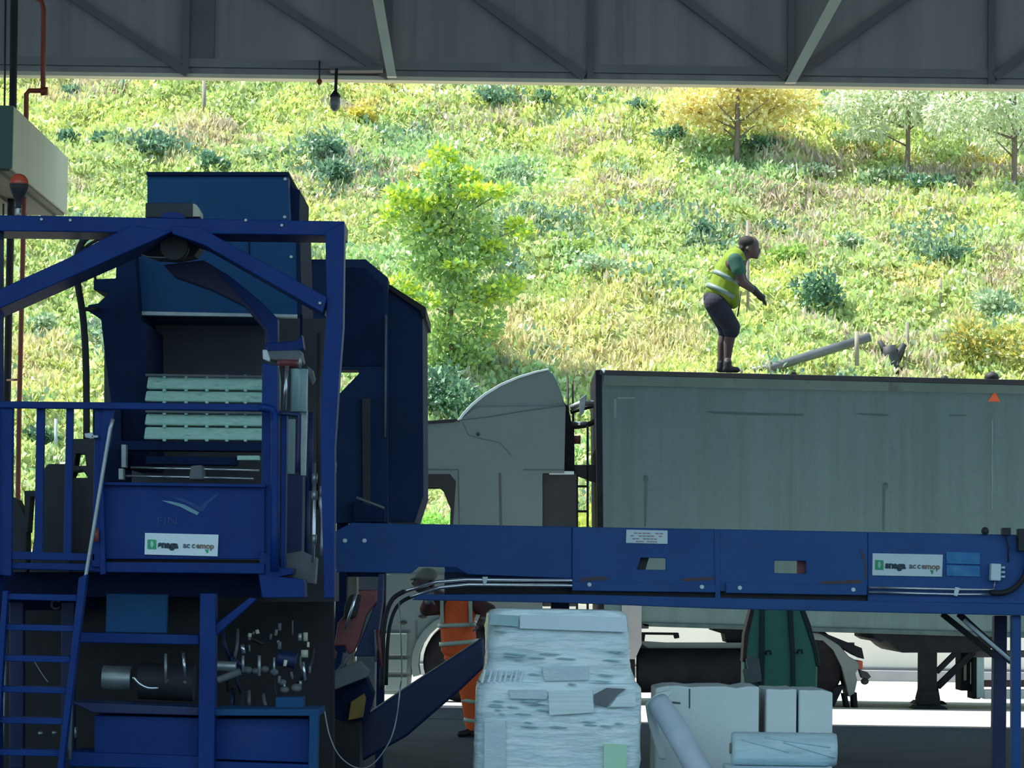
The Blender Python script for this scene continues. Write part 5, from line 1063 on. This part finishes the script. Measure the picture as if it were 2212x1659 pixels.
# ------------------------------------------------------------------ wrapped goods in front
from mathutils import noise as mnoise
def loft_box(levels, d0, dep, amp, per=18, rnd=0.12, seed=0, extra=2):
    """soft packed stack: (py, x0, x1) outline levels at the front plane d0, rounded corners, uneven skin"""
    b_ = MB(); lv = []
    for i in range(len(levels) - 1):
        for k_ in range(extra + 1):
            t_ = k_ / (extra + 1); lv.append(tuple(a * (1 - t_) + c * t_ for a, c in zip(levels[i], levels[i + 1])))
    lv.append(levels[-1]); rings = []
    for py, x0, x1 in lv:
        a, c = W(x0, py, d0), W(x1, py, d0); hw = (c.x - a.x) / 2; cx = (a.x + c.x) / 2; z = (a.z + c.z) / 2; hd = dep / 2; ring = []
        n = per * 4
        for i in range(n):
            th = 2 * math.pi * (i + .5) / n; e = 0.16
            cx_, sy_ = math.cos(th), math.sin(th); ux = math.copysign(abs(cx_) ** e, cx_); uy = math.copysign(abs(sy_) ** e, sy_)
            # even spread along the straight sides
            m_ = max(abs(cx_), abs(sy_)); ex, ey = cx_ / m_, sy_ / m_; k1 = 1.0; L_ = (abs(ex) ** 10 + abs(ey) ** 10) ** 0.1; ex, ey = ex / L_, ey / L_
            p_ = Vector((cx + ex * hw, d0 + hd + ey * hd, z)); nz = mnoise.noise(Vector((p_.x * 3, p_.y * 3, p_.z * 9 + seed))) + .5 * mnoise.noise(Vector((p_.x * 9, p_.y * 9, p_.z * 26 + seed)))
            p_ += Vector((ex, ey, 0)) * amp * nz; p_.z += amp * .3 * mnoise.noise(Vector((p_.x * 4, p_.y * 4, seed))); ring.append(p_)
        rings.append(ring)
    n = len(rings[0]); vs = [p_ for r_ in rings for p_ in r_]; fs = []
    for j in range(len(rings) - 1):
        for i in range(n): fs.append([j * n + i, j * n + (i + 1) % n, (j + 1) * n + (i + 1) % n, (j + 1) * n + i])
    fs.append(list(range(n))); fs.append(list(range((len(rings) - 1) * n, len(rings) * n)))
    return b_.add(vs, fs, True)
PD = 21.0
ps = thing('wrapped_pallet', (W(1205, 1700, PD).x, PD + .5, 0), 'tall film wrapped pallet load with a narrower upper tier standing below the conveyor', 'pallet')
loft_box([(1474, 1038, 1376), (1484, 1029, 1384), (1500, 1025, 1388), (1560, 1024, 1387), (1640, 1023, 1385), (1700, 1022, 1385), (1728, 1022, 1384)], PD, 1.0, .014, seed=3).build('lower_tier', M['film'], ps, 0)
loft_box([(1318, 1072, 1338), (1321, 1058, 1350), (1328, 1050, 1357), (1370, 1048, 1360), (1420, 1048, 1361), (1440, 1045, 1364), (1458, 1040, 1370), (1478, 1032, 1380)], PD + .03, .92, .014, seed=9).build('upper_tier', M['film'], ps, 0)
MB().box((W(1030, 1700, PD).x, PD + .02, 0), (W(1380, 1700, PD).x, PD + .98, .1)).build('pallet_base', M['wood'], ps)
MB().prism([(1123, 1328), (1345, 1334), (1355, 1342), (1354, 1366), (1123, 1358)], PD - .004, .03).build('paper_sheet', M['paper'], ps, .003, label='bright white paper sheet at the top of the load')
MB().prism([(1304, 1606), (1354, 1608), (1354, 1700), (1304, 1700)], PD - .035, .02).build('green_label', M['label_green'], ps, .003, label='pale green label low on the load')
b = MB(); rs = random.Random(5)
for i in range(46):
    x = rs.uniform(1035, 1340); y = rs.choice((1352, 1362, 1372, 1408, 1412, 1418, 1424, 1448, 1456, 1474, 1514, 1520, 1528, 1534, 1544, 1560, 1568)) + rs.uniform(-3, 3); L_ = rs.uniform(14, 46)
    if y < 1440: x = max(x, 1062); L_ = min(L_, 1350 - x)
    if L_ > 6: MB().prism([(x, y), (x + L_ * .3, y - 1.6), (x + L_, y + 1.0), (x + L_ * .7, y + 3.2)], PD - .022 + (.03 if y < 1470 else 0), .012).build('film_print', M['print_film'], ps, 0)
MB().prism([(1284, 1500), (1310, 1486), (1352, 1488), (1326, 1508), (1312, 1527), (1285, 1522)], PD - .03, .015).build('torn_film', M['grey'], ps, .002, label='dark grey torn opening in the film')
for pts, m_ in (([(1098, 1490), (1180, 1490), (1184, 1502), (1180, 1512), (1102, 1510)], 'film2'), ([(1184, 1492), (1280, 1490), (1284, 1540), (1186, 1546)], 'film3'), ([(1046, 1556), (1092, 1556), (1092, 1700), (1044, 1700)], 'film2'), ([(1170, 1440), (1270, 1438), (1272, 1470), (1176, 1472)], 'film2'), ([(1332, 1506), (1372, 1494), (1374, 1528), (1316, 1528)], 'film3')):
    MB().prism(pts, PD - (.028 if pts[0][1] > 1480 else -.002), .02).build('film_patch', M[m_], ps, .006)
MB().prism([(1060, 1327), (1120, 1330), (1120, 1354), (1056, 1350)], PD - .002, .03).build('grey_patch', M['print_film'], ps, .003)
b = MB()
for i, x in enumerate((1046, 1060, 1072, 1084, 1094, 1106, 1116, 1128)): b.prism([(x, 1446 + i % 3 * 3), (x + 4, 1446), (x - 2, 1476), (x - 8, 1474)], PD + .005, .02)
b.build('film_creases', M['paper'], ps, .002)

BD = 21.8
for x0, x1, yt, lab in ((1416, 1640, 1484, 'widest white liner block, standing right of the film wrapped pallet'), (1655, 1721, 1489, 'narrow white liner block between the dark gap and the right block'), (1726, 1799, 1492, 'right end white liner block above the lying film roll')):
    t = thing('liner_block', (W((x0 + x1) / 2, 1700, BD).x, BD + .4, 0), lab, 'white block', 'white liner blocks')
    z0 = 0.0; a = W(x0, yt, BD); c = W(x1, yt, BD); nseg = max(2, int((x1 - x0) / 24)); pts = []
    for i in range(nseg + 1):
        xx = a.x + (c.x - a.x) * i / nseg; pts.append((xx, BD, a.z + (c.z - a.z) * i / nseg + rs.uniform(-.012, .012)))
    MB().prism3([(a.x, BD, 0)] + pts + [(c.x, BD, 0)], (0, .7, 0)).build('block_body', M['sheet'], t, .012)
    if x1 - x0 > 100:
        MB().rect(1488, 1488, 1491, 1530, BD - .003, .01).build('fold_line', M['stain'], t, 0)
        MB().prism([(1452, 1515), (1470, 1517), (1470, 1521), (1452, 1520)], BD - .003, .01).build('print_mark', M['ink2'], t, 0)
t = thing('film_sleeve', (W(1470, 1700, 21.2).x, 21.4, 0), 'white flattened sleeve leaning diagonally against the widest liner block', 'sleeve')
b = MB(); A0, A1 = W(1420, 1516, 21.45), W(1535, 1740, 21.0); A1.z = .14
b.tube([A0, A0.lerp(A1, .3) + Vector((.01, 0, 0)), A0.lerp(A1, .7), A1], [.075, .085, .085, .08], 18, 4); b.build('sleeve_body', M['tube_white'], t, 0)
MB().prism([(1394, 1520), (1418, 1498), (1450, 1490), (1452, 1500), (1412, 1530), (1440, 1640), (1424, 1640), (1400, 1560)], 21.5, .06).build('loose_flap', M['sheet'], t, .01)
single('box_stand', MB().box((W(1574, 1660, 20.7).x, 20.7, 0), (W(1802, 1660, 20.7).x, 21.3, W(1690, 1655, 21).z)), M['paper'], 'white box carrying the pale blue film roll', 'box', .01)
t = thing('film_roll', W(1692, 1650, 21.0), 'pale blue film roll lying crosswise in front of the white blocks', 'roll')
rz = 36 * 21 / FPX; za = W(1690, 1655, 21).z + rz + .002; xa, xb = W(1580, 1615, 21).x, W(1806, 1617, 21).x
vs_ = MB(); n_ = 28; pr = []
for i in range(n_ + 1):
    f_ = i / n_; e_ = min(f_, 1 - f_); pr.append((rz * (1 if e_ > .02 else .93) * (1 + .012 * math.sin(i * 2.1)), (xb - xa) * f_))
vs_.lathe((xa, 21.0, za), pr, (1, 0, 0), 32).build('roll_body', M['roll'], t, 0)
MB().lathe((xa - .012, 21.0, za), [(.035, 0), (.035, .02)], (1, 0, 0), 16).build('core', M['wood'], t, 0)
b = MB()
for x0, y0, x1, y1 in ((1600, 1596, 1700, 1622), (1650, 1592, 1790, 1612), (1690, 1602, 1800, 1634)):
    P_ = []
    for i in range(9):
        t_ = i / 8; x_, y_ = x0 + (x1 - x0) * t_, y0 + (y1 - y0) * t_; g_ = W(x_, y_, 21); dz = max(-.98, min(.98, (g_.z - za) / rz)); P_.append(Vector((g_.x, 21.0 - rz * 1.01 * math.sqrt(1 - dz * dz), za + rz * 1.01 * dz)))
    b.tube(P_, .007, 6)
b.build('film_wrinkle', M['wrinkle'], t, 0)

GD = 28.0
gh = thing('green_hopper', (W(1685, 1600, GD).x, GD + .5, 0), 'dark green ribbed hopper narrowing upwards behind the white liner blocks', 'hopper')
MB().prism([(1630, 1296), (1724, 1298), (1742, 1350), (1758, 1400), (1766, 1440), (1762, 1634), (1604, 1630), (1607, 1420), (1614, 1370)], GD, .35).build('hopper_body', M['green'], gh, .02)
for pts in ([(1642, 1296), (1652, 1296), (1653, 1420), (1648, 1560), (1648, 1630), (1638, 1630), (1640, 1420)], [(1700, 1298), (1712, 1298), (1718, 1420), (1722, 1630), (1712, 1630), (1708, 1420)]):
    MB().prism(pts, GD - .03, .05).build('rib', M['green_dark'], gh, .006)
MB().prism([(1626, 1296), (1634, 1296), (1616, 1376), (1612, 1430), (1604, 1430), (1608, 1370)], GD - .01, .3).build('left_edge', M['maroon'], gh, .006)
MB().prism([(1722, 1298), (1732, 1298), (1752, 1350), (1768, 1410), (1772, 1440), (1764, 1440), (1756, 1400)], GD - .01, .3).build('right_edge', M['green_dark'], gh, .006)
b = MB()
for x, y in ((1654, 1406), (1722, 1404)): b.tubep([(x, y + 8, GD - .05), (x + 2, y, GD - .05), (x + 10, y, GD - .05), (x + 11, y + 8, GD - .05)], 2.4, 8)
b.build('lifting_hook', M['green_dark'], gh, 0)
MB().prism([(1604, 1446), (1616, 1446), (1612, 1424), (1620, 1418), (1640, 1422), (1646, 1472), (1610, 1480)], GD - .12, .1).build('clamp_plate', M['cab_trim'], gh, .008)
b = MB(); b.prism([(1640, 1480), (1652, 1480), (1650, 1740), (1640, 1740)], 22.6, .06); p = W(1645, 1700, 22.6); b.box((p.x - .12, 22.5, 0), (p.x + .12, 22.8, .02))
single('steel_upright', b, M['dark'], 'dark upright seen in the gap between the white liner blocks', 'post', .003)
bpy.context.view_layer.update()
